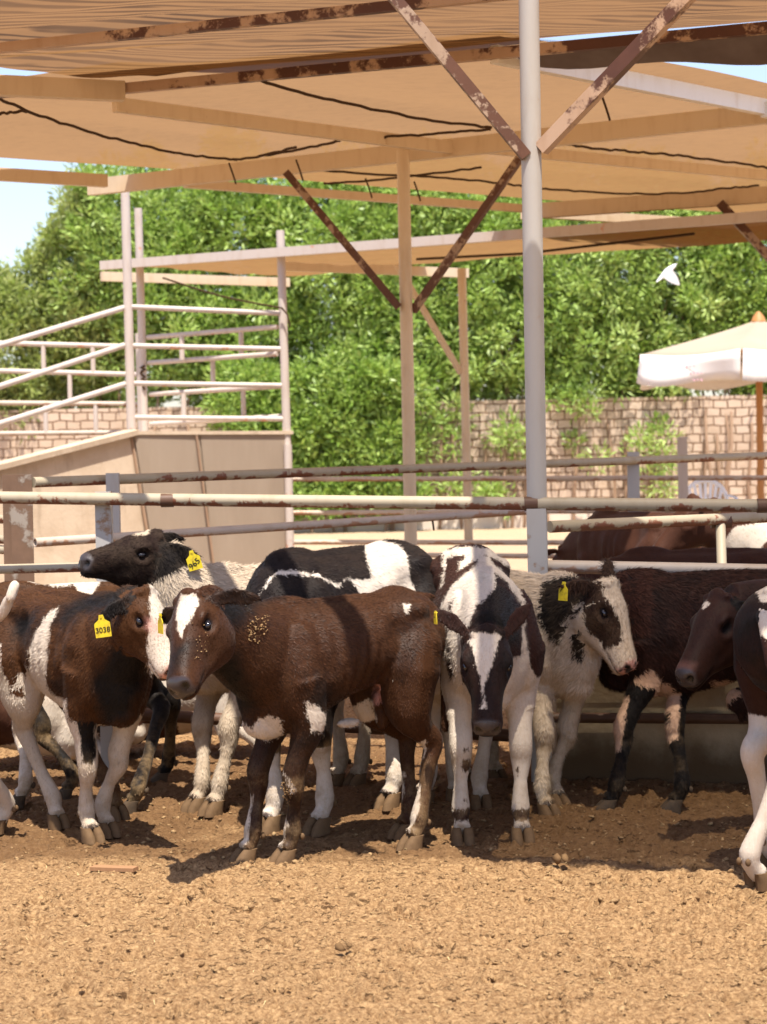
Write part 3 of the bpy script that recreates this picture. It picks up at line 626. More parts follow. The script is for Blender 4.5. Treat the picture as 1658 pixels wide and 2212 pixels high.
for i in range(6):
    b = MB(); vs = []
    a = V3((math.cos(angs[i]), math.sin(angs[i]), 0)); c_ = V3((math.cos(angs[(i + 1) % 6]), math.sin(angs[(i + 1) % 6]), 0))
    for s in range(13):
        t = s / 12 * .97 + .015; e = a.lerp(c_, t) * (R_ + .005); zt = 3.02 - .44 - .05 * math.sin(math.pi * t)
        for q_ in range(4): vs.append(pc + e * (1 + .022 * q_ * math.sin(6 * t + i) + .01 * q_) + V3((0, 0, zt + .01 - (.36 + .03 * math.sin(7 * t + i)) * q_ / 3)))
    b.add(vs, [(s * 4 + q_, (s + 1) * 4 + q_, (s + 1) * 4 + q_ + 1, s * 4 + q_ + 1) for s in range(12) for q_ in range(3)])
    va = b.build('valance', M['valance'], par, True); va.modifiers.new('thick', 'SOLIDIFY').thickness = .006
    if i == 0:   # faded illegible pink printing, three short lines
        b = MB()
        for ln in range(3):
            for g_ in range(9 if ln else 7):
                t = .34 + .035 * g_ + random.uniform(-.004, .004); e = a.lerp(c_, t) * (R_ + .02); hgt = random.uniform(.03, .05); z0 = 2.45 - .085 * ln - .05
                dd = (c_ - a).normalized()
                b.beam(pc + e * 1.012 + V3((0, 0, z0)), pc + e * 1.012 + dd * .035 + V3((0, 0, z0 + random.uniform(-.008, .008))), .003, hgt * .55)
        b.build('faded_print', M['print'], va).location = (0, 0, 0)
part_tube(par, 'finial', [pc + V3((0, 0, 2.99)), pc + V3((0, 0, 3.06)), pc + V3((0, 0, 3.12))], [.10, .07, .02], M['pole'], 10)
for i in range(6):
    e = V3((math.cos(angs[i]), math.sin(angs[i]), 0)); part_beam(par, 'rib', pc + V3((0, 0, 2.95)), pc + e * R_ + V3((0, 0, 2.55)), .02, .025, M['pole'])

ch = V3(((1530 - CX) / F * 26.5, 26.5, 0)); chair = empty('plastic_chair', 'white plastic armchair with a fan slatted back beyond the fence', 'chair', ch)
s = 1.1
def cl(x, yv, z): return ch + V3((x * s, yv * s, z * s))
b = MB(); arc = [cl(.27 * math.cos(t), .16, .52 + .33 * math.sin(t) ** .8) for t in [math.pi * k / 14 for k in range(15)]]
b.tube(arc, .034, 8, .8); b.build('back_frame', M['plastic'], chair, True)
for k in range(7):
    u = -1 + k / 3; b = MB(); b.beam(cl(u * .13, .13, .46), cl(u * .20, .16, u and .82 - .06 * u * u or .82), .042, .012, V3((0, -1, 0))); b.build('slat', M['plastic'], chair)
b = MB(); b.beam(cl(-.25, -.1, .43), cl(.25, -.1, .43), .48, .03); b.build('seat', M['plastic'], chair)
for sx in (-1, 1):
    b = MB(); b.tube(catmull([cl(.27 * sx, .15, .66), cl(.30 * sx, 0, .655), cl(.31 * sx, -.2, .64), cl(.30 * sx, -.3, .58)], 5), .026, 8, .6); b.build('arm', M['plastic'], chair, True)
    for sy in (-.29, .12):
        b = MB(); b.tube([cl(.27 * sx, sy, .60 if sy < 0 else .45), cl(.29 * sx, sy * 1.1, 0)], [.03, .022], 8); b.build('leg', M['plastic'], chair, True)

bp = P(1442, 588, 23.0); bird = empty('bird', 'white pigeon flying in front of the trees', 'bird', bp)
b = MB(); ax = V3((.72, .1, .62)).normalized(); sd = V3((.3, -.9, -.2)); sd = (sd - ax * sd.dot(ax)).normalized(); up = ax.cross(sd)
pr = [(-.17, .012, .006), (-.12, .03, .012), (-.07, .034, .03), (0, .045, .042), (.05, .040, .038), (.085, .026, .026), (.11, .023, .023), (.13, .012, .012), (.15, .003, .003)]
b.loft([[bp + ax * x_ + sd * (w_ * math.cos(t)) + up * (h_ * math.sin(t)) for t in [2 * math.pi * k / 10 for k in range(10)]] for x_, w_, h_ in pr])
bo = b.build('body', M['bird'], bird, True)
for sg in (-1, 1):
    b = MB(); top = []; 
    for k in range(7):
        u = k / 6; lead = bp + sd * (sg * (.03 + .25 * u)) + up * (.10 * u) + ax * (.05 - .03 * u - .07 * u * u); ch_ = .12 * (1 - u ** 2.2) + .012
        top.append((lead, lead - ax * ch_))
    vs = []
    for (p_, q_) in top: vs += [p_ + up * .004, q_ + up * .002, q_ - up * .002, p_ - up * .004]
    b.loft([vs[i * 4:i * 4 + 4] for i in range(7)]); b.build('wing', M['birdg'], bird)
wr = MB(); wr.tube([V3((4.5, 60, 13.4)), V3((8, 60, 13.1)), V3((12.5, 60, 13.3)), V3((20, 60, 14))], .02, 6); tag(wr.build('power_line', M['wire']), 'thin power line crossing the sky at the upper right', 'power line')

# ------------------------------------------------------------------ calves
def coat_mat(name, brown, black=(.0065, .005, .0045), white=(.56, .475, .385), dirt=(.34, .22, .11), gloss=.42, streak=1.0, fuzz=.012, spec=.09):
    k = NT(name); g = k.coord((1, 1, 1)); gs = k.coord((1, 1, .28))
    n1 = k.noise(gs, 150, 4, .7); n2 = k.noise(g, 14, 5, .65); n3 = k.noise(g, 4, 3); n4 = k.noise(gs, 60, 5, .7)
    pat = k.math('ADD', k.attr('pat'), k.math('ADD', k.math('MULTIPLY', k.math('SUBTRACT', n4, .5), fuzz * 3.2), k.math('MULTIPLY', k.math('SUBTRACT', n2, .5), .022)))
    f = k.ramp(pat, -.005, .005)
    tone = k.math('ADD', k.attr('tone'), k.math('ADD', k.math('MULTIPLY', k.math('SUBTRACT', n2, .5), .5), k.math('MULTIPLY', k.math('SUBTRACT', n3, .5), .7)))
    bb = k.mix(k.math('MULTIPLY', n1, .7), tuple(c * .62 for c in brown), tuple(min(1, c * 1.75) for c in brown))
    dk = k.mix(k.ramp(tone, .25, .85), bb, k.mix(n1, tuple(c * .7 for c in black), tuple(c * 1.8 for c in black)))
    wh = k.mix(k.math('MULTIPLY', k.ramp(n1, .3, .75), .35), white, tuple(c * m_ for c, m_ in zip(white, (.80, .70, .58))))
    wh = k.mix(k.math('MULTIPLY', k.ramp(n2, .5, .8), .25), wh, dirt)
    c = k.mix(f, wh, dk)
    dm = k.math('MULTIPLY', k.attr('dirt'), k.ramp(k.noise(g, 11, 6, .7), .36, .68))
    c = k.mix(dm, c, k.mix(n1, tuple(x * .55 for x in dirt), tuple(x * 1.1 for x in dirt)))
    c = k.mix(k.attr('pink'), c, (.62, .30, .24))
    nose = k.attr('nose'); c = k.mix(nose, c, k.mix(n2, (.020, .016, .018), (.06, .045, .042)))
    c = k.mix(k.attr('hole'), c, (.004, .003, .003))
    rough = k.math('SUBTRACT', gloss + .14, k.math('MULTIPLY', nose, .32)); hv = k.math('ADD', 1.0, k.math('MULTIPLY', k.math('SUBTRACT', k.attr('hv'), .47), k.math('ADD', .30, k.math('MULTIPLY', f, .75)))); vm_ = k.n('VectorMath', operation='SCALE'); k.l(c, vm_.inputs[0]); k.l(hv, vm_.inputs['Scale']); c = vm_.outputs[0]
    k.base(c, rough, spec); k.l(k.math('ADD', spec, k.math('MULTIPLY', nose, .30)), k.b.inputs['Specular IOR Level'])
    k.b.inputs['Sheen Weight'].default_value = .03; k.b.inputs['Sheen Roughness'].default_value = .4
    k.bump(k.math('ADD', n1, k.math('MULTIPLY', n2, .9)), .35 * streak, .006); return k.m

def frame(d, upv):
    d = d.normalized(); u = upv - d * upv.dot(d); u.normalize(); return d, u.cross(d).normalized(), u   # forward, left, up
def oval(c, left, up, hw, hh, n=20, ex=2.3, drop=0.0):
    r = []
    for k in range(n):
        t = 2 * math.pi * k / n; ct, st = math.cos(t), math.sin(t)
        x = math.copysign(abs(ct) ** (2 / ex), ct) * hw; z = math.copysign(abs(st) ** (2 / ex), st) * hh
        if drop and z < 0: x *= 1 - drop * (abs(z) / hh) ** 1.5
        r.append(c + left * x + up * z)
    return r
def blob(mb, c, ax, rad):            # ellipsoid along three axes
    rings = []; a, l, u = ax
    for k in range(1, 10):
        t = math.pi * k / 10; rings.append(oval(c - a * (rad[0] * math.cos(t)), l, u, rad[1] * math.sin(t), rad[2] * math.sin(t), 14, 2))
    mb.loft(rings)
def polysd(px, pz, poly):
    poly = np.asarray(poly, float); n = len(poly); d2 = np.full(px.shape, 1e9); ins = np.zeros(px.shape, bool)
    for i in range(n):
        ax_, az = poly[i]; bx, bz = poly[(i + 1) % n]; ex, ez = bx - ax_, bz - az; wx, wz = px - ax_, pz - az
        t = np.clip((wx * ex + wz * ez) / (ex * ex + ez * ez + 1e-12), 0, 1); d2 = np.minimum(d2, (wx - ex * t) ** 2 + (wz - ez * t) ** 2)
        c = ((az > pz) != (bz > pz)) & (px < (bx - ax_) * (pz - az) / (bz - az + 1e-12) + ax_); ins ^= c
    return np.where(ins, 1, -1) * np.sqrt(d2)
Z = {1: (.3296, 0, 1092.9), 2: (.4029, 303.6, 1153.6), 3: (.3296, 880.4, 1123.3), 4: (.4119, 1153.6, 1062.5)}   # scales of the enlarged prints the coats were measured on
def zz(i, pts): s, ox, oy = Z[i]; return [(ox + x * s, oy + y * s) for x, y in pts]
TORSO = [(-.555, .81, .045, .06), (-.53, .795, .115, .125), (-.46, .785, .155, .172), (-.34, .775, .190, .208), (-.20, .760, .188, .207), (-.05, .740, .205, .228), (.10, .720, .208, .246),
         (.24, .708, .188, .258), (.35, .712, .165, .245), (.44, .71, .132, .212), (.50, .69, .085, .15), (.53, .68, .04, .075)]
HEAD = [(-.035, -.06, .045, .045), (0., -.074, .084, .084), (.05, -.102, .103, .122), (.105, -.124, .110, .150), (.15, -.124, .102, .145), (.20, -.114, .086, .124), (.25, -.102, .072, .102), (.30, -.092, .064, .084),
        (.345, -.086, .064, .073), (.38, -.084, .067, .066), (.405, -.086, .062, .058), (.425, -.089, .046, .044)]
CALF_NO = [0]
def calf(label, root, yaw, sc=1.0, wid=1.0, feet=(None,) * 4, poll=None, nose=None, hup=None, hsc=1.0, ears=((.0, 1, .12), (.0, -1, .12)), coat=None, base='d', paint=(), tone=(), dirt=.5, socks=0,
         lng=1.0, tail=None, tagear=None, text=None, vox=.0095, zoff=0.0, nfur=26000, furlen=.016, hoofs='hoof', neckdrop=0.0, pinknose=False, pitch=0.0, bigtag=False, tagn=None, tscl=1.0, legs=True, belly=0.0, legx=(0, 0, 0, 0), extra=None, pinks=(), eyes=True, hips=0.0, neckw=1.0, earsw=False, crust=()):
    CALF_NO[0] += 1; rngc = np.random.default_rng(100 + CALF_NO[0])
    root = V3((root[0], root[1], 0)); ya = math.radians(yaw); fw = V3((math.cos(ya), math.sin(ya), 0)); lf = V3((-math.sin(ya), math.cos(ya), 0)); up = V3((0, 0, 1))
    def L(x, y_, z): return root + fw * (x * sc * lng) + lf * (y_ * sc * wid) + up * (z * sc + zoff + pitch * x)
    mb = MB(); tagpts = []; tags = []
    def note(t, pts):
        for p in pts: tagpts.append(p); tags.append(t)
    # torso
    rings = []
    for x, z, hw, hh in TORSO:
        bz = belly * max(0, 1 - ((x + .05) / .4) ** 2); hz = hips * math.exp(-((x + .36) / .14) ** 2)
        rings.append(oval(L(x, 0, z - bz * .5 + hz * .5), lf, up, hw * sc * wid, (hh + bz * .5 + hz * .5) * sc, 28, 2.35 if x < -.1 else 2.2, .18))
    mb.loft(rings); note(0, [p for r in rings for p in r])
    for sg in (-1, 1):
        blob(mb, L(-.34, sg * .142, .893 + hips * .8), (fw, lf, up), (.075 * sc, .04 * sc, .042 * sc)); blob(mb, L(-.49, sg * .085, .815), (fw, lf, up), (.045 * sc, .036 * sc, .04 * sc))
        blob(mb, L(.30, sg * .125, .72), (fw, lf, up), (.11 * sc, .075 * sc, .20 * sc))
    blob(mb, L(.30, 0, .955), (fw, lf, up), (.14 * sc, .05 * sc, .05 * sc)); blob(mb, L(-.1, 0, .955), (fw, lf, up), (.42 * sc, .035 * sc, .035 * sc))
    blob(mb, L(.40, 0, .535), (fw, lf, up), (.10 * sc, .065 * sc, .075 * sc))
    # head
    hl = .42 * hsc
    if poll is None: poll = L(.80, 0, 1.12)
    if nose is None: nose = poll + (fw * .7 - up * .7) * hl
    hf, hlft, hup_ = frame(nose - poll, hup or up)
    if hup is None and abs((nose - poll).normalized().z) > .93: hf, hlft, hup_ = frame(nose - poll, fw)
    hl = (nose - poll).length; hs = hl / .42
    # the axis runs along the forehead line; sections hang below it
    def Hd(x, y_, z): return poll + hf * (x * hs) + hlft * (y_ * hs) + hup_ * (z * hs)
    rings = [oval(Hd(x, 0, z), hlft, hup_, hw * hs, hh * hs, 24, 2.25, .12) for x, z, hw, hh in HEAD]; mb.loft(rings); note(1, [p for r in rings for p in r])
    for sg in (-1, 1):
        blob(mb, Hd(.115, sg * .078, -.024), (hf, hlft, hup_), (.045 * hs, .026 * hs, .022 * hs)); blob(mb, Hd(.095, sg * .062, -.175), (hf, hlft, hup_), (.075 * hs, .030 * hs, .055 * hs))
        blob(mb, Hd(.145, sg * .082, -.083), (hf, hlft, hup_), (.035 * hs, .017 * hs, .012 * hs))
        blob(mb, Hd(.385, sg * .034, -.062), (hf, hlft, hup_), (.024 * hs, .017 * hs, .020 * hs))
        blob(mb, Hd(.012, sg * .058, .0), (hf, hlft, hup_), (.022 * hs, .020 * hs, .022 * hs))
    blob(mb, Hd(.355, 0, -.135), (hf, hlft, hup_), (.04 * hs, .036 * hs, .020 * hs)); blob(mb, Hd(.07, 0, -.002), (hf, hlft, hup_), (.085 * hs, .060 * hs, .026 * hs)); blob(mb, Hd(.0, 0, .012), (hf, hlft, hup_), (.03 * hs, .045 * hs, .022 * hs))
    # ears: leaf shaped, cupped, (forward, side, up) directions in head axes
    eart = []
    for e, sg in zip(ears, (1, -1)):
        ed = V3(e).normalized() if len(e) == 3 and earsw else (hf * e[0] + hlft * e[1] + hup_ * e[2]).normalized(); r_ = Hd(.012, sg * .070, -.045); flat = V3((.05, -1, -.12)); flat = (flat - ed * flat.dot(ed)).normalized(); wd = ed.cross(flat).normalized()
        el = .215 * hs; pr = [(0, .019), (.12, .021), (.3, .032), (.5, .039), (.7, .035), (.88, .020), (1., .007)]; rings = []
        for t, w_ in pr:
            c_ = r_ + ed * (el * t) - up * (.035 * hs * t * t); rings.append([c_ + wd * (w_ * hs * math.cos(a)) + flat * ((.0115 * math.sin(a) + .016 * hs * math.cos(a) ** 2 * (1 if t > .1 else 0))) for a in [2 * math.pi * q / 14 for q in range(14)]])
        mb.loft(rings); note(2, [p for r in rings for p in r]); eart.append((r_ + ed * (el * .78) - up * .012 * hs, ed, flat, wd))
    # neck
    nb = L(.33, 0, .76); ne = Hd(.005, 0, -.088); ax = (ne - nb); m1 = nb + ax * .5 + fw * (.05 * sc) - up * (neckdrop)
    spine = catmull([L(.20, 0, .74), nb, m1, ne], 5); rings = []; nN = len(spine)
    for i, p in enumerate(spine):
        t = max(0, (i / (nN - 1) - .33) / .67); d_ = (spine[min(i + 1, nN - 1)] - spine[max(i - 1, 0)]).normalized()
        _, l_, u_ = frame(d_, up if abs(d_.z) < .9 else -fw * math.copysign(1, d_.z)); hw = (.155 * (1 - t) ** 1.2 + .076 * t) * sc * neckw; hh = (.225 * (1 - t) ** 1.1 + .104 * t) * sc
        rings.append(oval(p, l_, u_, hw, hh, 22, 2.1, .1))
    mb.loft(rings); note(3, [p for r in rings[5:] for p in r])
    # legs
    LEGS = []
    defs = [(.33, .10), (.33, -.10), (-.40, .105), (-.40, -.105)]
    for i in range(4):
        sg = 1 if i % 2 == 0 else -1; front = i < 2; fp = feet[i]
        if fp is None: fp = L(defs[i][0], defs[i][1], 0); fp.z = 0
        fp = V3((fp[0], fp[1], fp[2] if len(fp) > 2 else 0.0)); toe = fw
        ft = fp - toe * (.045 * sc) + up * (.095 * sc); bend = V3((0, 0, 0))
        if front:
            a0 = L(.30 + legx[i] * .6, sg * .115, .70); a1 = L(.26 + legx[i], sg * .120, .53); kn = a1.lerp(ft, .50) + fw * (.028 * sc)
            pts = [a0, a1, a1.lerp(kn, .55) + fw * .004, kn + up * (.02 * sc), kn - up * (.035 * sc), kn.lerp(ft, .5) - fw * (.006), ft + up * (.012), ft - up * (.035 * sc) + toe * (.012 * sc), fp + up * .035 + toe * (-.005)]
            rad = [.10, .070, .045, .0455, .040, .0255, .036, .028, .036]
        else:
            a0 = L(-.34, sg * .115, .80); a1 = L(-.22, sg * .135, .575); hk = a1.lerp(ft, .42) - fw * (.135 * sc); hk.z = a1.z + (ft.z - a1.z) * .40
            pts = [a0 + up * (.10 * sc), a0, L(-.30, sg * .125, .68), a1.lerp(hk, .25) - fw * (.02 * sc), a1.lerp(hk, .68), hk + up * (.012 * sc), hk.lerp(ft, .25) + fw * .004, hk.lerp(ft, .6), ft + up * .012, ft - up * (.035 * sc) + toe * (.012 * sc), fp + up * .035]
            rad = [.05, .115, .130, .094, .053, .043, .032, .027, .037, .029, .036]
        if zoff < -.2: pts = [a0, a1] + [a1.lerp(fp, .5) + up * .05, fp + up * .05]; rad = [.10, .08, .045, .035]
        sp = catmull(pts, 4); n_ = len(pts); rr = [rad[min(j // 4, n_ - 1)] * (1 - (j % 4) / 4) + rad[min(j // 4 + 1, n_ - 1)] * (j % 4) / 4 for j in range(len(sp))]
        mb.tube(sp, [r * sc for r in rr], 14); note(4 + i, [q_ for p, r in zip(sp[7:], rr[7:]) for q_ in (p, p + fw * r * sc, p - fw * r * sc, p + lf * r * sc, p - lf * r * sc)])
        note(0, sp[:5]); LEGS.append((fp, toe, ft))
        if not front and zoff > -.2: blob(mb, hk - fw * .022 * sc + up * .02 * sc, (fw, lf, up), (.022 * sc, .020 * sc, .035 * sc))
    # tail
    if tail is None: tail = [L(-.49, 0, .885), L(-.565, 0, .835), L(-.60, .01, .68), L(-.60, .02, .50), L(-.60, .02, .40)]; tr_ = [.032, .026, .018, .020, .012]
    elif tail == 'side': tail = [L(-.49, 0, .89), L(-.565, -.06, .85), L(-.60, -.12, .70), L(-.585, -.17, .52), L(-.57, -.2, .42)]; tr_ = [.032, .026, .018, .020, .012]
    else: tr_ = [.032, .024, .018, .022, .012]
    sp = catmull(tail, 5); mb.tube(sp, [tr_[min(j // 5, 4)] * sc for j in range(len(sp))], 10); note(8, sp)
    if extra: extra(mb, L, (fw, lf, up), note, sc)
    # one skin
    me0 = bpy.data.meshes.new('raw'); me0.from_pydata([V3(v) - root for v in mb.v], [], mb.f); me0.update()
    bm = bmesh.new(); bm.from_mesh(me0); bmesh.ops.recalc_face_normals(bm, faces=bm.faces); bm.to_mesh(me0); bm.free()
    o0 = bpy.data.objects.new('raw', me0); C.objects.link(o0)
    m = o0.modifiers.new('r', 'REMESH'); m.mode = 'VOXEL'; m.voxel_size = vox; m.use_smooth_shade = True
    m = o0.modifiers.new('s', 'SMOOTH'); m.factor = .5; m.iterations = 4
    dg = bpy.context.evaluated_depsgraph_get(); me = bpy.data.meshes.new_from_object(o0.evaluated_get(dg)); bpy.data.objects.remove(o0); bpy.data.meshes.remove(me0)
    me.name = 'body'; nv = len(me.vertices); co = np.empty(nv * 3, np.float32); me.vertices.foreach_get('co', co); co = co.reshape(-1, 3).astype(float)
    # sockets, nostrils and the line of the mouth pressed into the head
    H3p = np.array([hf, hlft, hup_]); hq = (co + np.array(root - poll)) @ H3p.T / hs; inh = (hq[:, 0] > -.02) & (hq[:, 0] < .46) & (np.abs(hq[:, 1]) < .14) & (hq[:, 2] > -.26) & (hq[:, 2] < .06)
    dsp = np.zeros((nv, 3))
    for sg in (-1, 1):
        r2 = ((hq[:, 0] - .137) / .034) ** 2 + ((hq[:, 2] + .060) / .024) ** 2; w_ = np.exp(-r2) * (hq[:, 1] * sg > .03); dsp[:, 1] -= sg * w_ * .016
        r2 = ((hq[:, 0] - .137) / .052) ** 2 + ((hq[:, 2] + .060) / .040) ** 2; w_ = np.exp(-(np.sqrt(r2) - 1) ** 2 / .08) * (hq[:, 1] * sg > .03); dsp[:, 1] += sg * w_ * .006
        r2 = ((hq[:, 0] - .415) / .03) ** 2 + ((hq[:, 1] - sg * .036) / .013) ** 2 + ((hq[:, 2] + .066) / .015) ** 2; dsp[:, 0] -= np.exp(-r2) * .024
        w_ = np.exp(-((hq[:, 0] - .24) / .05) ** 2 - ((hq[:, 2] + .125) / .03) ** 2) * (hq[:, 1] * sg > .02); dsp[:, 1] -= sg * w_ * .010
    lc = co * 1.0; lx = (lc @ np.array(fw)) / (sc * lng); ly = (lc @ np.array(lf)) / (sc * wid); lz = (lc[:, 2] - zoff) / sc
    tor = (np.abs(lx) < .6) & (np.abs(ly) > .06) & (lz > .46) & ~inh
    dep = .034 * np.exp(-((lx + .205) / .075) ** 2 - ((lz - .845) / .065) ** 2) + .014 * np.exp(-((lx - .13) / .05) ** 2 - ((lz - .80) / .12) ** 2) + .018 * np.exp(-((lx + .43) / .05) ** 2 - ((lz - .90) / .05) ** 2) + .016 * np.exp(-((lx + .16) / .06) ** 2 - ((lz - .58) / .08) ** 2)
    dep += .0045 * np.sin(lx * 2 * math.pi / .058 + lz * 5) * np.exp(-((lx - .0) / .13) ** 2 - ((lz - .72) / .12) ** 2)
    dep += .010 * vnoise(lx * 6 + 9, lz * 6, CALF_NO[0], ly * 6) + .005 * vnoise(lx * 15, lz * 15, CALF_NO[0] + 40, ly * 15)
    co = co - np.outer(dep * tor * np.sign(ly) * sc * np.clip((np.abs(ly) - .06) / .06, 0, 1), np.array(lf))
    ml = np.exp(-((hq[:, 2] + .118 + .10 * (.40 - hq[:, 0])) / .006) ** 2) * np.clip((hq[:, 0] - .29) / .03, 0, 1); rad_ = hq - np.array([.3, 0, -.1]); rad_ /= np.linalg.norm(rad_, axis=1)[:, None] + 1e-9; dsp -= rad_ * (ml * .007)[:, None]
    co = co + (dsp * inh[:, None] * hs) @ H3p; me.vertices.foreach_set('co', co.astype(np.float32).ravel()); me.update()
    kd = kdtree.KDTree(len(tagpts))
    for i, p in enumerate(tagpts): kd.insert(p - root, i)
    kd.balance(); tg = np.array([tags[kd.find(c)[1]] for c in co])
    # coat
    cen = L(0, 0, .75); rdir = (cen - V3((0, 0, CAMH))).normalized(); sx_ = rdir.cross(V3((0, 0, 1))).normalized(); sy_ = sx_.cross(rdir); dcen = cen.y
    rel = co + np.array(root - cen); px = rel @ np.array(sx_); pz = rel @ np.array(sy_)
    hcen = Hd(.2, 0, -.08); hrel = co + np.array(root - hcen); hpx = hrel @ np.array(sx_); hpz = hrel @ np.array(sy_)
    def plane(pts, head=False):
        out = []
        for x, yv in pts:
            w = P(x, yv, (hcen if head else cen).y) - (hcen if head else cen); out.append((w.dot(sx_), w.dot(sy_)))
        return out
    MASK = {'*': range(9), 'B': (0, 3, 8), 'H': (1,), 'E': (2,), 'N': (3,), 'T': (0,), 'L': (4, 5, 6, 7), '0': (4,), '1': (5,), '2': (6,), '3': (7,), 'W': (8,)}
    msk = lambda mk: np.isin(tg, [t for c in mk for t in MASK[c]])
    def sdv(shape, mk):
        if isinstance(shape, tuple) and shape and shape[0] == 'z':
            return np.minimum(co[:, 2] - shape[1], shape[2] - co[:, 2])
        if isinstance(shape, str): return np.full(nv, .06)
        return polysd(hpx, hpz, plane(shape, True)) if set(mk) <= set('HE') else polysd(px, pz, plane(shape))
    pat = np.full(nv, .06 if base == 'd' else -.06)
    for kd_, mk, shape in paint:
        s_ = np.where(msk(mk), np.clip(sdv(shape, mk), -.06, .06), -.06)
        pat = np.maximum(pat, s_) if kd_ == 'd' else np.minimum(pat, -s_)
    tn = np.zeros(nv)
    for v, mk, shape in tone:
        w = np.clip(sdv(shape, mk) / .11 + .5, 0, 1) * msk(mk); tn = tn * (1 - w) + v * w
    zc = co[:, 2] - zoff; dr = dirt * np.clip((.42 - zc) / .35, 0.03 if base == 'd' else .12, 1.0)
    dr = np.maximum(dr, dirt * 1.1 * np.exp(-((zc - .285 * sc) / .045) ** 2) * np.isin(tg, (4, 5))); dr = np.maximum(dr, dirt * .9 * np.clip((.10 - zc) / .06, 0, 1) * (tg >= 4)); dr = np.minimum(dr, 1)
    pk = np.zeros(nv)
    for shape, mk, v in pinks: pk = np.maximum(pk, v * np.clip(sdv(shape, mk) / .03 + .5, 0, 1) * msk(mk))
    H3_ = np.array([hf, hlft, hup_]); hc = (co + np.array(root - poll)) @ H3_.T / hs
    ns = np.clip((hc[:, 0] - .382) / .012, 0, 1) * np.clip((hc[:, 2] + .118) / .012, 0, 1) * (tg == 1) * np.clip((.062 - np.abs(hc[:, 1])) / .01, 0, 1)
    ho = np.zeros(nv)
    for sg in (-1, 1): ho = np.maximum(ho, np.clip((.016 - np.sqrt(((hc[:, 0] - .408) * .7) ** 2 + (hc[:, 1] - sg * .036) ** 2 + ((hc[:, 2] + .066) * .8) ** 2)) / .004, 0, 1))
    ho = np.maximum(ho, np.clip((.005 - np.abs(hc[:, 2] + .118 + .10 * (.40 - hc[:, 0]))) / .003, 0, 1) * np.clip((hc[:, 0] - .30) / .02, 0, 1) * (tg == 1)) 
    for sg in (-1, 1): ho = np.maximum(ho, .92 * np.clip((.027 - np.sqrt(((hc[:, 0] - .137) * .85) ** 2 + ((hc[:, 2] + .060) * 1.25) ** 2)) / .006, 0, 1) * (hc[:, 1] * sg > .05) * (tg == 1))
    if pinknose: pk = np.maximum(pk, ns * .8); ns = ns * (vnoise(co[:, 0] * 60, co[:, 2] * 60, 5) > .1)
    for nm, ar in (('pat', pat), ('tone', tn), ('dirt', dr), ('nose', ns), ('hole', ho), ('pink', pk), ('hv', np.full(nv, .45))):
        if nm in me.attributes: me.attributes.remove(me.attributes[nm])
        fattr(me, nm, ar)
    e = empty('calf', label, 'calf', root, 'calves in the pens'); me.materials.clear(); body = mesh_obj('body', me, coat, e)
    # short hair
    if nfur:
        me.calc_loop_triangles(); nt_ = len(me.loop_triangles); tri = np.empty(nt_ * 3, np.int32); me.loop_triangles.foreach_get('vertices', tri); tri = tri.reshape(-1, 3)
        nrm = np.empty(nv * 3, np.float32); me.vertices.foreach_get('normal', nrm); nrm = nrm.reshape(-1, 3)
        A, B_, C_ = co[tri[:, 0]], co[tri[:, 1]], co[tri[:, 2]]; ar = np.linalg.norm(np.cross(B_ - A, C_ - A), axis=1); pr = np.cumsum(ar); pr /= pr[-1]
        ti = np.searchsorted(pr, rngc.random(nfur)); ti = np.minimum(ti, nt_ - 1); vi = tri[ti, 0]; ok = (ns[vi] < .1) & (ho[vi] < .1); ti = ti[ok]; vi = vi[ok]; n = len(ti)
        r1 = np.sqrt(rngc.random(n))[:, None]; r2 = rngc.random(n)[:, None]; p = A[ti] * (1 - r1) + B_[ti] * (r1 * (1 - r2)) + C_[ti] * (r1 * r2); nn = nrm[vi]
        fl_ = np.tile(np.array(-fw * .75 - up * .65), (n, 1)); hd = np.isin(tg[vi], (1,)); fl_[hd] = np.array(-hf * .8 - up * .1)
        lg = tg[vi] >= 4; fl_[lg] = np.array(-up)
        fl_ += rngc.normal(size=(n, 3)) * .28; fl_ -= nn * (fl_ * nn).sum(1)[:, None]; fl_ /= np.linalg.norm(fl_, axis=1)[:, None] + 1e-9
        ln = furlen * rngc.uniform(.6, 1.3, n) * np.where(hd, .6, 1.) * np.where(lg, .7, 1.); wv = np.cross(nn, fl_) * (.0013 + .03 * ln)[:, None]
        tip = p + fl_ * ln[:, None] + nn * (ln * rngc.uniform(.10, .42, n))[:, None]
        vv = np.stack([p - wv - nn * .001, p + wv - nn * .001, tip], 1).reshape(-1, 3); fm = np_mesh('coat_hair', vv, np.arange(n * 3).reshape(n, 3))
        for nm, ar in (('pat', pat), ('tone', tn), ('dirt', dr), ('pink', pk)): fattr(fm, nm, np.repeat(ar[vi], 3))
        fattr(fm, 'hv', np.repeat(rngc.random(n), 3))
        mesh_obj('coat_hair', fm, coat, e)
    if crust:
        cz_ = []
        for shape, mk, nn_, rr_ in crust:
            cand = np.where((sdv(shape, mk) > 0) & msk(mk) & ((co @ np.array(V3((0, -1, .2)))) > -9))[0]
            nrv = np.empty(nv * 3, np.float32); me.vertices.foreach_get('normal', nrv); nrv = nrv.reshape(-1, 3); cand = cand[nrv[cand, 1] < 0]
            if len(cand): s_i = rngc.choice(cand, nn_); cz_.append((co[s_i] + nrv[s_i] * .001 + rngc.normal(size=(nn_, 3)) * .006, rngc.uniform(.25, 1, nn_) * rr_))
        if cz_:
            lv, lf_ = lump_mesh(np.concatenate([q[0] for q in cz_]), np.concatenate([q[1] for q in cz_]), .8, 77); tag(mesh_obj('dung_crust', np_mesh('dung_crust', lv, lf_), M['clod'], e), kind='stuff')
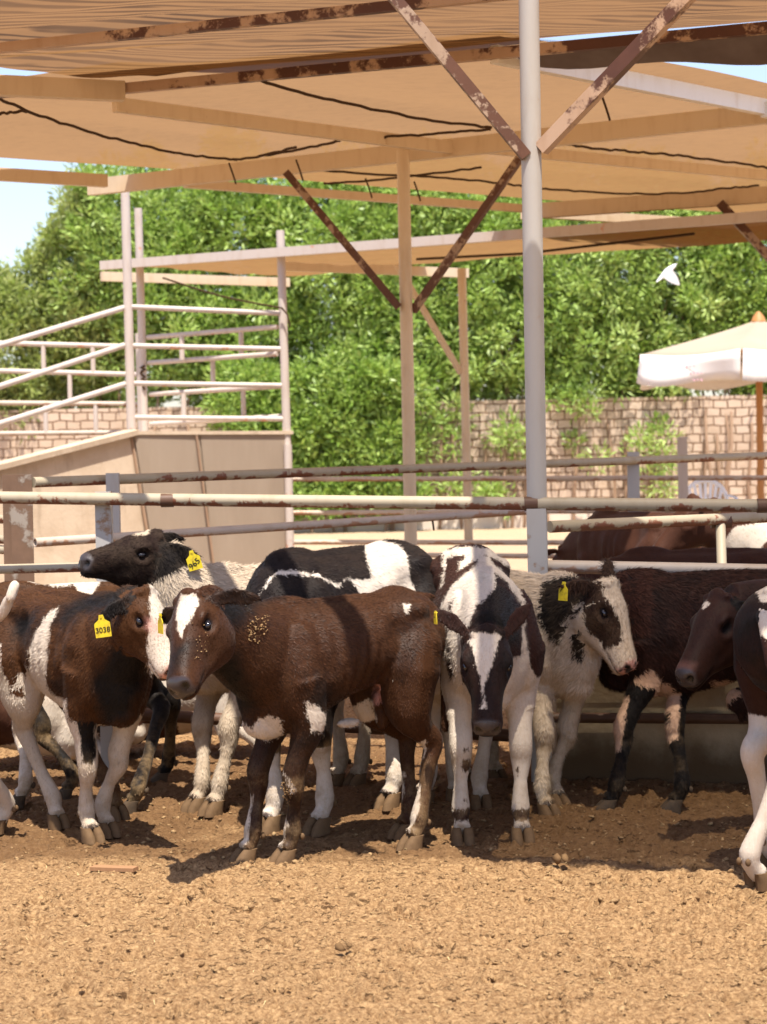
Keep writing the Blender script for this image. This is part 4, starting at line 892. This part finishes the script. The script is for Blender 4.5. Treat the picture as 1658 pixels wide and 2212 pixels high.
    if eyes:
        for sg in (-1, 1):
            b = MB(); blob(b, Hd(.137, sg * .0865, -.060), (hf, hlft, hup_), (.020 * hs, .016 * hs, .0135 * hs)); b.build('eye', M['eye'], e, True)
    if zoff > -.2 and legs:
        for fp, toe, ft in LEGS:
            b = MB()
            for sg in (-1, 1):
                c_ = fp + lf * (sg * .022 * sc); rings = []
                for z, x, a_, w_ in ((.040, -.018, .029, .017), (.027, -.008, .034, .0195), (.008, .004, .041, .0215), (-.018, .010, .045, .0225)):
                    rings.append(oval(c_ + toe * (x * sc) + up * (z * sc), toe, lf, a_ * sc, w_ * sc, 12, 2.3))
                b.loft(rings)
            for sg in (-1, 1): blob(b, ft - toe * (.034 * sc) + lf * (sg * .018 * sc) - up * (.012 * sc), (toe, lf, up), (.010 * sc, .009 * sc, .013 * sc))
            b.build('hoof', M[hoofs], e, True)
    if tagear is not None:
        p_, ed, flat, wd = eart[tagear]; tw = .032 * tscl
        nrm_ = V3((0, -1, 0)) if bigtag else flat * (1 if flat.y < 0 else -1); nrm_ = V3(tagn).normalized() if tagn else nrm_; dn = V3((0, 0, -1)) if not bigtag else (V3((.12, 0, -1)) if bigtag == 1 else V3((.25, 0, -.97)))
        dn = (dn - nrm_ * dn.dot(nrm_)).normalized(); sdv_ = dn.cross(nrm_).normalized()
        if sdv_.x < 0: sdv_ = -sdv_
        c_ = p_ + nrm_ * .026 + dn * .012; b = MB()
        out = [(-.008, -.018), (.008, -.018), (.012, .0), (tw, .014), (tw, .072 * tscl), (-tw, .072 * tscl), (-tw, .014), (-.012, .0)]
        f1 = [c_ + sdv_ * x + dn * z for x, z in out]; f2 = [q_ - nrm_ * .0025 for q_ in f1]; b.loft([f1, f2]); to = b.build('ear_tag', M['tag'], e)
        b = MB(); b.tube([c_ - dn * .010 + nrm_ * .003, c_ - dn * .010 - nrm_ * .03], .004, 8); b.build('stud', M['tag'], to).location = (0, 0, 0)
        if text:
            cu_ = bpy.data.curves.new('lettering', 'FONT'); cu_.body = text; cu_.size = .036 if len(text) < 4 else .029; cu_.align_x = 'CENTER'; cu_.align_y = 'CENTER'; cu_.extrude = .0004; cu_.offset = .0002
            oo = bpy.data.objects.new('t', cu_); C.objects.link(oo); dg = bpy.context.evaluated_depsgraph_get(); tm = bpy.data.meshes.new_from_object(oo.evaluated_get(dg)); bpy.data.objects.remove(oo)
            tp = c_ + dn * .041 + nrm_ * .0012; mt = Matrix((( sdv_.x, -dn.x, nrm_.x, tp.x - root.x), (sdv_.y, -dn.y, nrm_.y, tp.y - root.y), (sdv_.z, -dn.z, nrm_.z, tp.z), (0, 0, 0, 1)))
            if bigtag == 2: mt = mt @ Matrix.Rotation(math.radians(28), 4, 'Z')
            tm.transform(mt); tm.materials.clear(); mesh_obj('lettering', tm, M['ink'], to, False)
    return e
K_brown = coat_mat('coat_redbrown', (.043, .0165, .0068), gloss=.33, streak=.5, spec=.10)
K_bw2 = coat_mat('coat_brown_white', (.055, .0215, .0078), gloss=.42)
K_blk = coat_mat('coat_black_white', (.012, .008, .007), gloss=.40, white=(.58, .50, .42))
K_choc = coat_mat('coat_chocolate_white', (.028, .0105, .007), gloss=.42)
K_cream = coat_mat('coat_dirty_cream', (.015, .0075, .0055), white=(.47, .375, .275), dirt=(.30, .21, .13), gloss=.6, streak=1.3)
K_flf = coat_mat('coat_fluffy_black_white', (.032, .016, .010), white=(.56, .45, .33), gloss=.55, streak=1.3, fuzz=.02)
K_dkb = coat_mat('coat_dark_brown', (.038, .014, .009), gloss=.5, white=(.58, .38, .26))
K_pen = coat_mat('coat_pen_brown', (.060, .024, .014), gloss=.45)
FUR = 1.0

def fb(x, y_): return G(x, y_)
# 1 the brown calf in front
def scrot(mb, L, ax, note, sc):
    blob(mb, L(-.22, .03, .50), ax, (.030, .030, .058)); blob(mb, L(-.23, .02, .56), ax, (.05, .04, .05))
    blob(mb, L(-.05, .0, .485), ax, (.06, .02, .02))
calf('glossy red brown calf with a white blaze, standing in front of the others', (-.19, 7.74), 180 + 37, 1.0, .93, lng=.86, earsw=True,
     feet=(fb(612, 1858), fb(527, 1856), fb(888, 1826), fb(868, 1800)), poll=P(406, 1287, 7.12), nose=P(360, 1472, 6.86), hup=V3((-.62, -.72, .3)), hsc=.95,
     ears=((.97, .1, .14), (-.45, .85, -.1)), coat=K_brown, tagear=1, tscl=.8, tagn=(-.9, -.45, 0), text=None, extra=scrot, neckw=1.0, belly=-.09, hips=.03,
     paint=[('w', 'H', zz(2, [(212, 325), (300, 320), (312, 375), (285, 440), (250, 500), (226, 548), (206, 510), (192, 420)])),
            ('w', 'TL', zz(2, [(890, 880), (940, 900), (1000, 955), (1130, 935), (1240, 885), (1270, 1000), (1100, 1050), (920, 1040)])),
            ('w', 'TN01', zz(2, [(470, 920), (560, 990), (615, 1030), (650, 975), (700, 955), (760, 975), (768, 1070), (690, 1100), (600, 1070), (510, 1000)])),
            ('w', 'T', zz(2, [(1410, 370), (1452, 375), (1445, 400), (1430, 425), (1415, 410)])), ('w', 'T', zz(2, [(1318, 780), (1345, 755), (1390, 815), (1350, 830)])),
            ('w', '1', zz(2, [(560, 1430), (610, 1380), (600, 1500), (590, 1620), (520, 1700), (540, 1560)])), ('w', '0', zz(2, [(755, 1440), (800, 1520), (770, 1640), (720, 1720), (735, 1560)])),
            ('w', '0', zz(2, [(775, 1255), (800, 1275), (840, 1345), (825, 1365), (795, 1310)])),
            ('w', '2', zz(2, [(1425, 1130), (1535, 1110), (1530, 1210), (1480, 1230), (1425, 1250)])), ('w', '2', zz(2, [(1460, 1330), (1510, 1350), (1500, 1480), (1440, 1600), (1420, 1560), (1440, 1430)])),
            ('d', '2', zz(2, [(1500, 1150), (1525, 1170), (1515, 1210), (1495, 1190)])), ('w', '3', zz(2, [(1350, 1310), (1430, 1300), (1425, 1420), (1400, 1500), (1360, 1560)])), ('d', '3', zz(2, [(1378, 1430), (1392, 1440), (1388, 1462), (1376, 1455)]))],
     tone=[(.34, 'TN', 'all'), (0., 'TN', zz(2, [(560, 560), (720, 420), (900, 500), (880, 740), (740, 860), (600, 760)])), (.08, 'T', zz(2, [(1080, 380), (1300, 300), (1340, 560), (1180, 700), (1080, 560)])), (.75, 'H', zz(2, [(150, 560), (360, 520), (330, 640), (230, 740), (140, 840), (130, 700)])), (.9, 'NT', zz(2, [(380, 380), (560, 340), (740, 330), (640, 420), (560, 480), (420, 470)])), (.75, 'NT', zz(2, [(430, 700), (560, 640), (640, 900), (560, 1010), (450, 880)])), (.75, 'T', zz(2, [(880, 720), (1050, 800), (1080, 930), (930, 960)])), (.45, 'T', zz(2, [(1330, 450), (1500, 480), (1500, 760), (1360, 700)])), (.5, '01', 'all'), (.6, 'E', 'all')],
     pinks=[(zz(2, [(1262, 800), (1330, 790), (1335, 900), (1262, 905)]), 'T', .85)], dirt=.55, nfur=90000, furlen=.013,
     crust=[(zz(2, [(600, 490), (690, 440), (700, 520), (650, 590), (600, 570)]), 'NT', 130, .006), (zz(2, [(380, 480), (420, 500), (420, 640), (370, 680)]), 'HN', 60, .004), (zz(2, [(725, 1300), (830, 1310), (820, 1420), (760, 1440)]), '01', 90, .005)])
# 2 brown and white calf at the left
calf('brown calf with a slanting white side stripe and white face, wearing tag 3038', (-1.30, 8.26), -54, 1.0, .88,
     feet=(fb(235, 1797), fb(200, 1809), fb(255, 1760), fb(127, 1779)), poll=P(318, 1276, 7.72), nose=P(398, 1440, 7.60), hup=V3((.75, -.35, .4)), hsc=1.0,
     earsw=True, ears=((-.8, .6, .35), (-.82, -.4, -.40)), coat=K_bw2, tagear=1, text='3038', tscl=.95, bigtag=1, belly=.0,
     paint=[('w', 'T', zz(1, [(395, 665), (345, 690), (300, 740), (230, 850), (192, 960), (200, 1020), (178, 1115), (118, 1100), (110, 1200), (60, 1180), (90, 1330), (300, 1420), (450, 1400), (440, 1250), (360, 1240), (318, 1180), (300, 1100), (320, 990), (332, 870), (345, 770)])),
            ('w', 'L', 'all'), ('d', '1', zz(1, [(440, 1150), (640, 1150), (620, 1500), (632, 1620), (600, 1660), (545, 1655), (530, 1560), (520, 1440)])),
            ('d', '0', zz(1, [(600, 1100), (860, 1100), (800, 1380), (740, 1400), (640, 1390)])), ('d', '3', zz(1, [(60, 1000), (160, 1000), (160, 1260), (60, 1240)])), ('d', '2', 'all'),
            ('w', 'HN', zz(1, [(948, 505), (1030, 490), (1110, 530), (1180, 640), (1300, 900), (1300, 1120), (1100, 1130), (940, 1100), (930, 860), (950, 760)]))],
     tone=[(.9, 'TN', zz(1, [(420, 640), (560, 560), (860, 520), (920, 640), (700, 720), (520, 740), (430, 800), (330, 760)])), (.9, 'TN', zz(1, [(760, 800), (960, 700), (960, 1100), (830, 1420), (660, 1440), (560, 1150)])), (.8, 'T', zz(1, [(290, 1080), (440, 1100), (440, 1260), (340, 1250)])), (.8, 'T', zz(1, [(60, 700), (300, 640), (280, 760), (180, 900), (80, 960)])), (1, '1', 'all'), (1, '0', 'all'), (.7, 'E', 'all')],
     pinks=[(zz(1, [(950, 740), (1010, 750), (1080, 800), (1060, 880), (960, 800)]), 'H', .6)], dirt=.5, nfur=70000, pinknose=True)
# 3 calf at the left edge
p_ = [P(-40, 1330, 7.98), P(0, 1330, 7.92), P(22, 1290, 7.88), P(33, 1262, 7.86), P(20, 1300, 7.84)]
calf('white rumped calf at the left edge flicking its cream tail', (-2.16, 8.05), 176, 1.0, 1.0, feet=(None, None, fb(-6, 1790), fb(-70, 1760)), coat=K_bw2, base='w', paint=[('d', 'H', 'all'), ('d', 'T', zz(1, [(-600, 480), (-120, 480), (-160, 900), (-600, 900)]))], tail=p_, dirt=.3, nfur=12000)
# 4 tag 965
calf('dirty cream calf with a dark brown head raised to the left, wearing tag 965', (-.50, 9.0), 180 + 45, 1.06, .95, feet=(fb(458, 1751), fb(420, 1744), fb(768, 1690), fb(722, 1690)),
     poll=P(338, 1156, 8.72), nose=P(176, 1187, 8.50), hup=V3((.05, -.15, 1)), hsc=1.0, earsw=True, ears=((.9, -.4, -.06), (.75, .6, .2)), coat=K_cream, base='w', tagear=0, text='965', tscl=.95, bigtag=2, neckw=1.08,
     paint=[('d', 'HE', 'all'), ('d', 'N', zz(1, [(600, 250), (1000, 160), (1250, 320), (1260, 400), (1120, 470), (1000, 520), (900, 620), (560, 900), (500, 400)])), ('w', 'H', zz(1, [(800, 150), (980, 130), (970, 185), (900, 195), (840, 175)])), ('d', 'T', zz(1, [(1130, 560), (1180, 490), (1250, 510), (1300, 580), (1280, 660), (1150, 640)]))],
     tone=[(.35, 'H', 'all'), (.9, 'E', 'all'), (.8, 'N', 'all')], dirt=.75, nfur=60000, furlen=.026)
# 5 black and white with its head down behind the brown calf
calf('black and white calf with lowered head behind the brown calf, its patched back rising above', (-.19, 8.47), 180 + 52, 1.15, .98, lng=.92, feet=(fb(686, 1790), fb(578, 1786), fb(912, 1730), fb(838, 1736)), hips=.02,
     poll=P(640, 1420, 8.02), nose=P(678, 1602, 7.98), hup=V3((0, -1, .2)), coat=K_blk, base='d', hsc=.95, belly=-.05,
     paint=[('w', 'TN', zz(2, [(1215, 20), (1290, 20), (1390, 50), (1440, 110), (1445, 220), (1490, 330), (1520, 420), (1300, 420), (1180, 320), (1120, 240), (1090, 245), (1060, 275), (985, 240), (900, 235), (830, 225), (740, 225), (670, 330), (660, 340), (700, 260), (760, 205), (850, 205), (960, 225), (1000, 255), (1060, 290), (1100, 250), (1180, 250), (1240, 240), (1220, 170), (1205, 90)])),
            ('w', '0', ('z', 0, .34)), ('w', '1', ('z', 0, .30)), ('w', '23', ('z', .05, .55)), ('w', 'H', zz(2, [(0, 0), (1, 0), (1, 1)]))], dirt=.7, nfur=50000)
# 7 facing calf
calf('black and white calf facing forward with a white wedge on its lowered head', (.395, 8.33), 270 + 4, 1.07, .95, feet=(fb(1130, 1811), fb(1000, 1811), fb(1040, 1737), fb(986, 1724)), hips=.075,
     poll=P(1053, 1362, 7.50), nose=P(1055, 1568, 7.32), hup=V3((0, -.95, .35)), hsc=1.0, earsw=True, ears=((.55, .2, .8), (-.7, .15, .7)), coat=K_choc, base='d', tagear=1, tscl=.45, tagn=(-.93, -.36, 0), neckw=.95,
     paint=[('w', 'TN', zz(3, [(230, 180), (400, 150), (560, 165), (660, 220), (690, 300), (620, 260), (520, 215), (420, 270), (340, 330), (340, 270), (400, 215), (320, 215), (250, 240), (240, 400), (225, 440)])),
            ('w', 'TN', zz(3, [(470, 225), (540, 220), (570, 280), (650, 350), (720, 440), (765, 570), (740, 600), (760, 760), (780, 900), (860, 1100), (760, 1180), (640, 1180), (640, 900), (735, 870), (730, 560), (640, 420), (570, 370), (570, 470), (490, 560), (465, 560), (400, 720), (360, 760), (360, 1150), (300, 1180), (170, 900), (215, 800), (225, 560), (300, 430), (400, 340), (460, 290)])),
            ('d', 'T', zz(3, [(310, 470), (325, 480), (285, 640), (275, 760), (310, 1000), (295, 1020), (270, 960), (265, 700), (285, 560)])),
            ('w', 'L', 'all'), ('w', 'T', ('z', 0, .62)), ('d', '1', zz(3, [(370, 1530), (400, 1510), (430, 1540), (420, 1590), (380, 1600), (362, 1570)])), ('d', '1', zz(3, [(378, 1455), (400, 1452), (405, 1475), (385, 1482)])), ('d', '0', zz(3, [(695, 1580), (715, 1575), (725, 1600), (705, 1612)])), ('d', '0', zz(3, [(668, 1615), (690, 1625), (690, 1645), (675, 1645)])),
            ('d', '01', ('z', .07, .115)), ('d', '1', zz(3, [(380, 1765), (393, 1765), (393, 1780), (380, 1780)])),
            ('w', 'H', zz(3, [(375, 760), (430, 735), (560, 740), (635, 760), (590, 800), (575, 880), (545, 960), (520, 1040), (506, 1100), (508, 1190), (520, 1225), (480, 1225), (495, 1190), (492, 1100), (475, 1020), (440, 920), (425, 830)]))],
     tone=[(.6, 'H', 'all'), (.95, 'N', zz(3, [(390, 740), (470, 560), (570, 380), (660, 430), (735, 560), (740, 800), (640, 820), (400, 800)])), (.4, 'E', 'all')], dirt=.55, nfur=70000, furlen=.014)
# 8 fluffy calf
calf('fluffy black and white calf turned to the right with a wide white forehead', (.62, 8.86), 270 + 28, 1.0, .80, feet=(fb(1208, 1733), fb(1186, 1757), None, None),
     poll=P(1322, 1260, 8.36), nose=P(1388, 1436, 8.24), hup=V3((.85, -.38, .3)), hsc=1.0, earsw=True, ears=((.05, .5, .85), (-.92, -.35, .25)), coat=K_flf, base='w', tagear=1, tscl=.85, tagn=(-.80, -.6, .1), pinknose=True, neckw=1.05,
     paint=[('d', 'TN', zz(3, [(910, 400), (1000, 380), (1200, 390), (1260, 440), (1180, 560), (1110, 590), (1060, 660), (1020, 740), (990, 800), (940, 760), (900, 700), (860, 650), (870, 540)])), ('d', 'TN', zz(3, [(1080, 660), (1150, 620), (1150, 780), (1130, 900), (1085, 890), (1060, 800)])), ('d', 'T', zz(3, [(790, 720), (840, 730), (850, 900), (820, 950), (780, 900)])),
            ('d', 'E', 'all'), ('d', 'H', zz(3, [(1130, 420), (1250, 440), (1290, 500), (1350, 590), (1395, 690), (1410, 790), (1350, 830), (1290, 850), (1240, 790), (1170, 720), (1160, 620)]))],
     tone=[(.3, 'H', 'all'), (.8, 'TN', 'all')], dirt=.95, nfur=60000, furlen=.030)
# 9 dark brown calf at the trough
calf('shaggy dark brown calf at the trough with black and pinkish legs', (1.43, 8.74), 180, 1.0, .86, legx=(.05, -.14, 0, 0), feet=(fb(1310, 1746), fb(1452, 1746), None, None), poll=P(1262, 1285, 8.80), nose=P(1200, 1420, 8.76), coat=K_dkb, base='d', hoofs='hoofd', belly=.03,
     paint=[('w', 'T', zz(4, [(545, 960), (620, 920), (680, 990), (760, 1050), (700, 1060), (640, 1100), (560, 1140), (500, 1140)])), ('w', '0', zz(4, [(395, 1150), (470, 1060), (510, 1060), (490, 1200), (470, 1330), (400, 1340), (385, 1260)])), ('w', '1', zz(4, [(640, 1050), (770, 1050), (760, 1280), (700, 1300), (660, 1220)])), ('d', '1', zz(4, [(670, 1130), (720, 1150), (720, 1200), (670, 1195)])), ('w', 'T', zz(4, [(920, 990), (1000, 980), (1090, 1050), (1010, 1120), (940, 1090)]))],
     tone=[(.5, 'T', 'all'), (1, 'L', 'all')], dirt=.2, nfur=60000, furlen=.028, extra=lambda mb, L, ax, note, sc: (blob(mb, L(-.12, 0, .41), ax, (.06, .03, .06)), blob(mb, L(-.13, 0, .36), ax, (.02, .015, .05))))
# 10 dark head at the right
calf('dark brown calf with a small white forehead star, eyes closed, at the right', (2.20, 7.98), 183, 1.0, .9, poll=P(1552, 1286, 7.74), nose=P(1458, 1448, 7.56), hup=V3((-.72, -.48, .45)), hsc=1.0, earsw=True, ears=((.9, -.35, -.1), (.8, .5, .15)), coat=K_choc, base='d', neckdrop=-.03,
     paint=[('w', 'H', zz(4, [(872, 590), (900, 575), (922, 585), (905, 600), (885, 618)]))], tone=[(.45, 'H', 'all'), (.5, 'N', 'all'), (1, 'E', 'all')], dirt=.2, nfur=26000, furlen=.012, eyes=False, pinks=[(zz(4, [(720, 880), (800, 890), (870, 900), (840, 990), (740, 970)]), 'H', .12)])
# 11 hind quarter at the right edge
calf('calf at the right edge showing dark haunches, white hind legs and white tail root', (1.74, 7.38), 42, 1.08, .95, feet=(None, None, fb(1672, 1862), fb(1640, 1908)), tail='side', coat=K_choc, base='d',
     paint=[('w', '23', ('z', 0, .56)), ('w', 'T', ('z', .0, .50)), ('w', 'W', ('z', .88, 2)), ('w', 'T', zz(4, [(1150, 500), (1225, 470), (1300, 520), (1300, 600), (1215, 580)]))], tone=[(.6, 'T', 'all')], dirt=.2, nfur=22000, furlen=.010, eyes=False)
# 12-14 next pen
calf('plain brown calf seen from behind in the next pen, nearest the tallest post', (1.72, 13.5), 122, 1.08, 1.1, poll=V3((1.3, 14.2, .80)), nose=V3((1.2, 14.4, .5)), coat=K_pen, base='d', dirt=.2, tone=[(.3, 'T', 'all')], nfur=7000, vox=.016)
calf('dark calf in the next pen showing only its back above the fence', (1.72, 10.75), 175, .98, 1.0, coat=K_dkb, base='d', dirt=.2, tone=[(.3, 'T', 'all')], nfur=12000, vox=.014, poll=V3((.9, 10.7, .82)), nose=V3((.65, 10.6, .55)))
calf('brown calf with a pale shoulder in the next pen, behind the fence stay', (2.74, 12.4), 190, 1.06, 1.0, coat=K_pen, base='d', dirt=.2, nfur=7000, vox=.016, tagear=0, paint=[('w', 'TN', [(1560, 1180), (1590, 1140), (1640, 1130), (1700, 1130), (1650, 1180), (1620, 1230), (1560, 1240)])])
# 15 behind the left calf
calf('brown calf with a white topline behind the white striped calf', (-1.42, 9.22), 184, .97, .95, feet=(fb(138, 1722), fb(36, 1736), fb(346, 1686), fb(280, 1748)), coat=K_bw2, base='d', poll=V3((-2.02, 9.1, 1.02)), nose=V3((-2.3, 9.0, .8)),
     paint=[('w', 'T', [(60, 1230), (230, 1225), (215, 1262), (190, 1300), (172, 1280), (160, 1262), (130, 1268), (90, 1262), (60, 1262)]), ('w', '1', ('z', 0, .6))], tone=[(1, '023', 'all'), (.4, 'T', 'all')], dirt=.8, nfur=22000, hoofs='hoofd')
# lying calves
calf('cream and dark brown calf lying down behind the rusty lower rail', (-1.02, 10.25), 170, 1.0, 1.1, zoff=-.40, feet=((-1.35, 10.0), (-1.3, 10.5), (-.62, 9.95), (-.62, 10.5)), poll=V3((-1.45, 10.05, .50)), nose=V3((-1.36, 9.75, .22)), coat=K_pen, base='w', paint=[('d', 'HEN', 'all'), ('d', 'T', [(330, 1500), (380, 1540), (400, 1660), (260, 1660), (280, 1570)])], dirt=.3, nfur=9000, vox=.014)
calf('pale calf resting on the ground behind the legs at the left', (-1.85, 10.0), 10, .95, 1.0, zoff=-.42, feet=((-1.35, 9.75), (-1.35, 10.25), (-2.1, 9.8), (-2.1, 10.2)), poll=V3((-1.55, 10.0, .55)), nose=V3((-1.35, 9.75, .25)), coat=K_pen, base='w', paint=[('d', 'T', [(-60, 1480), (60, 1500), (60, 1600), (-60, 1620)])], dirt=.5, nfur=9000, vox=.014)
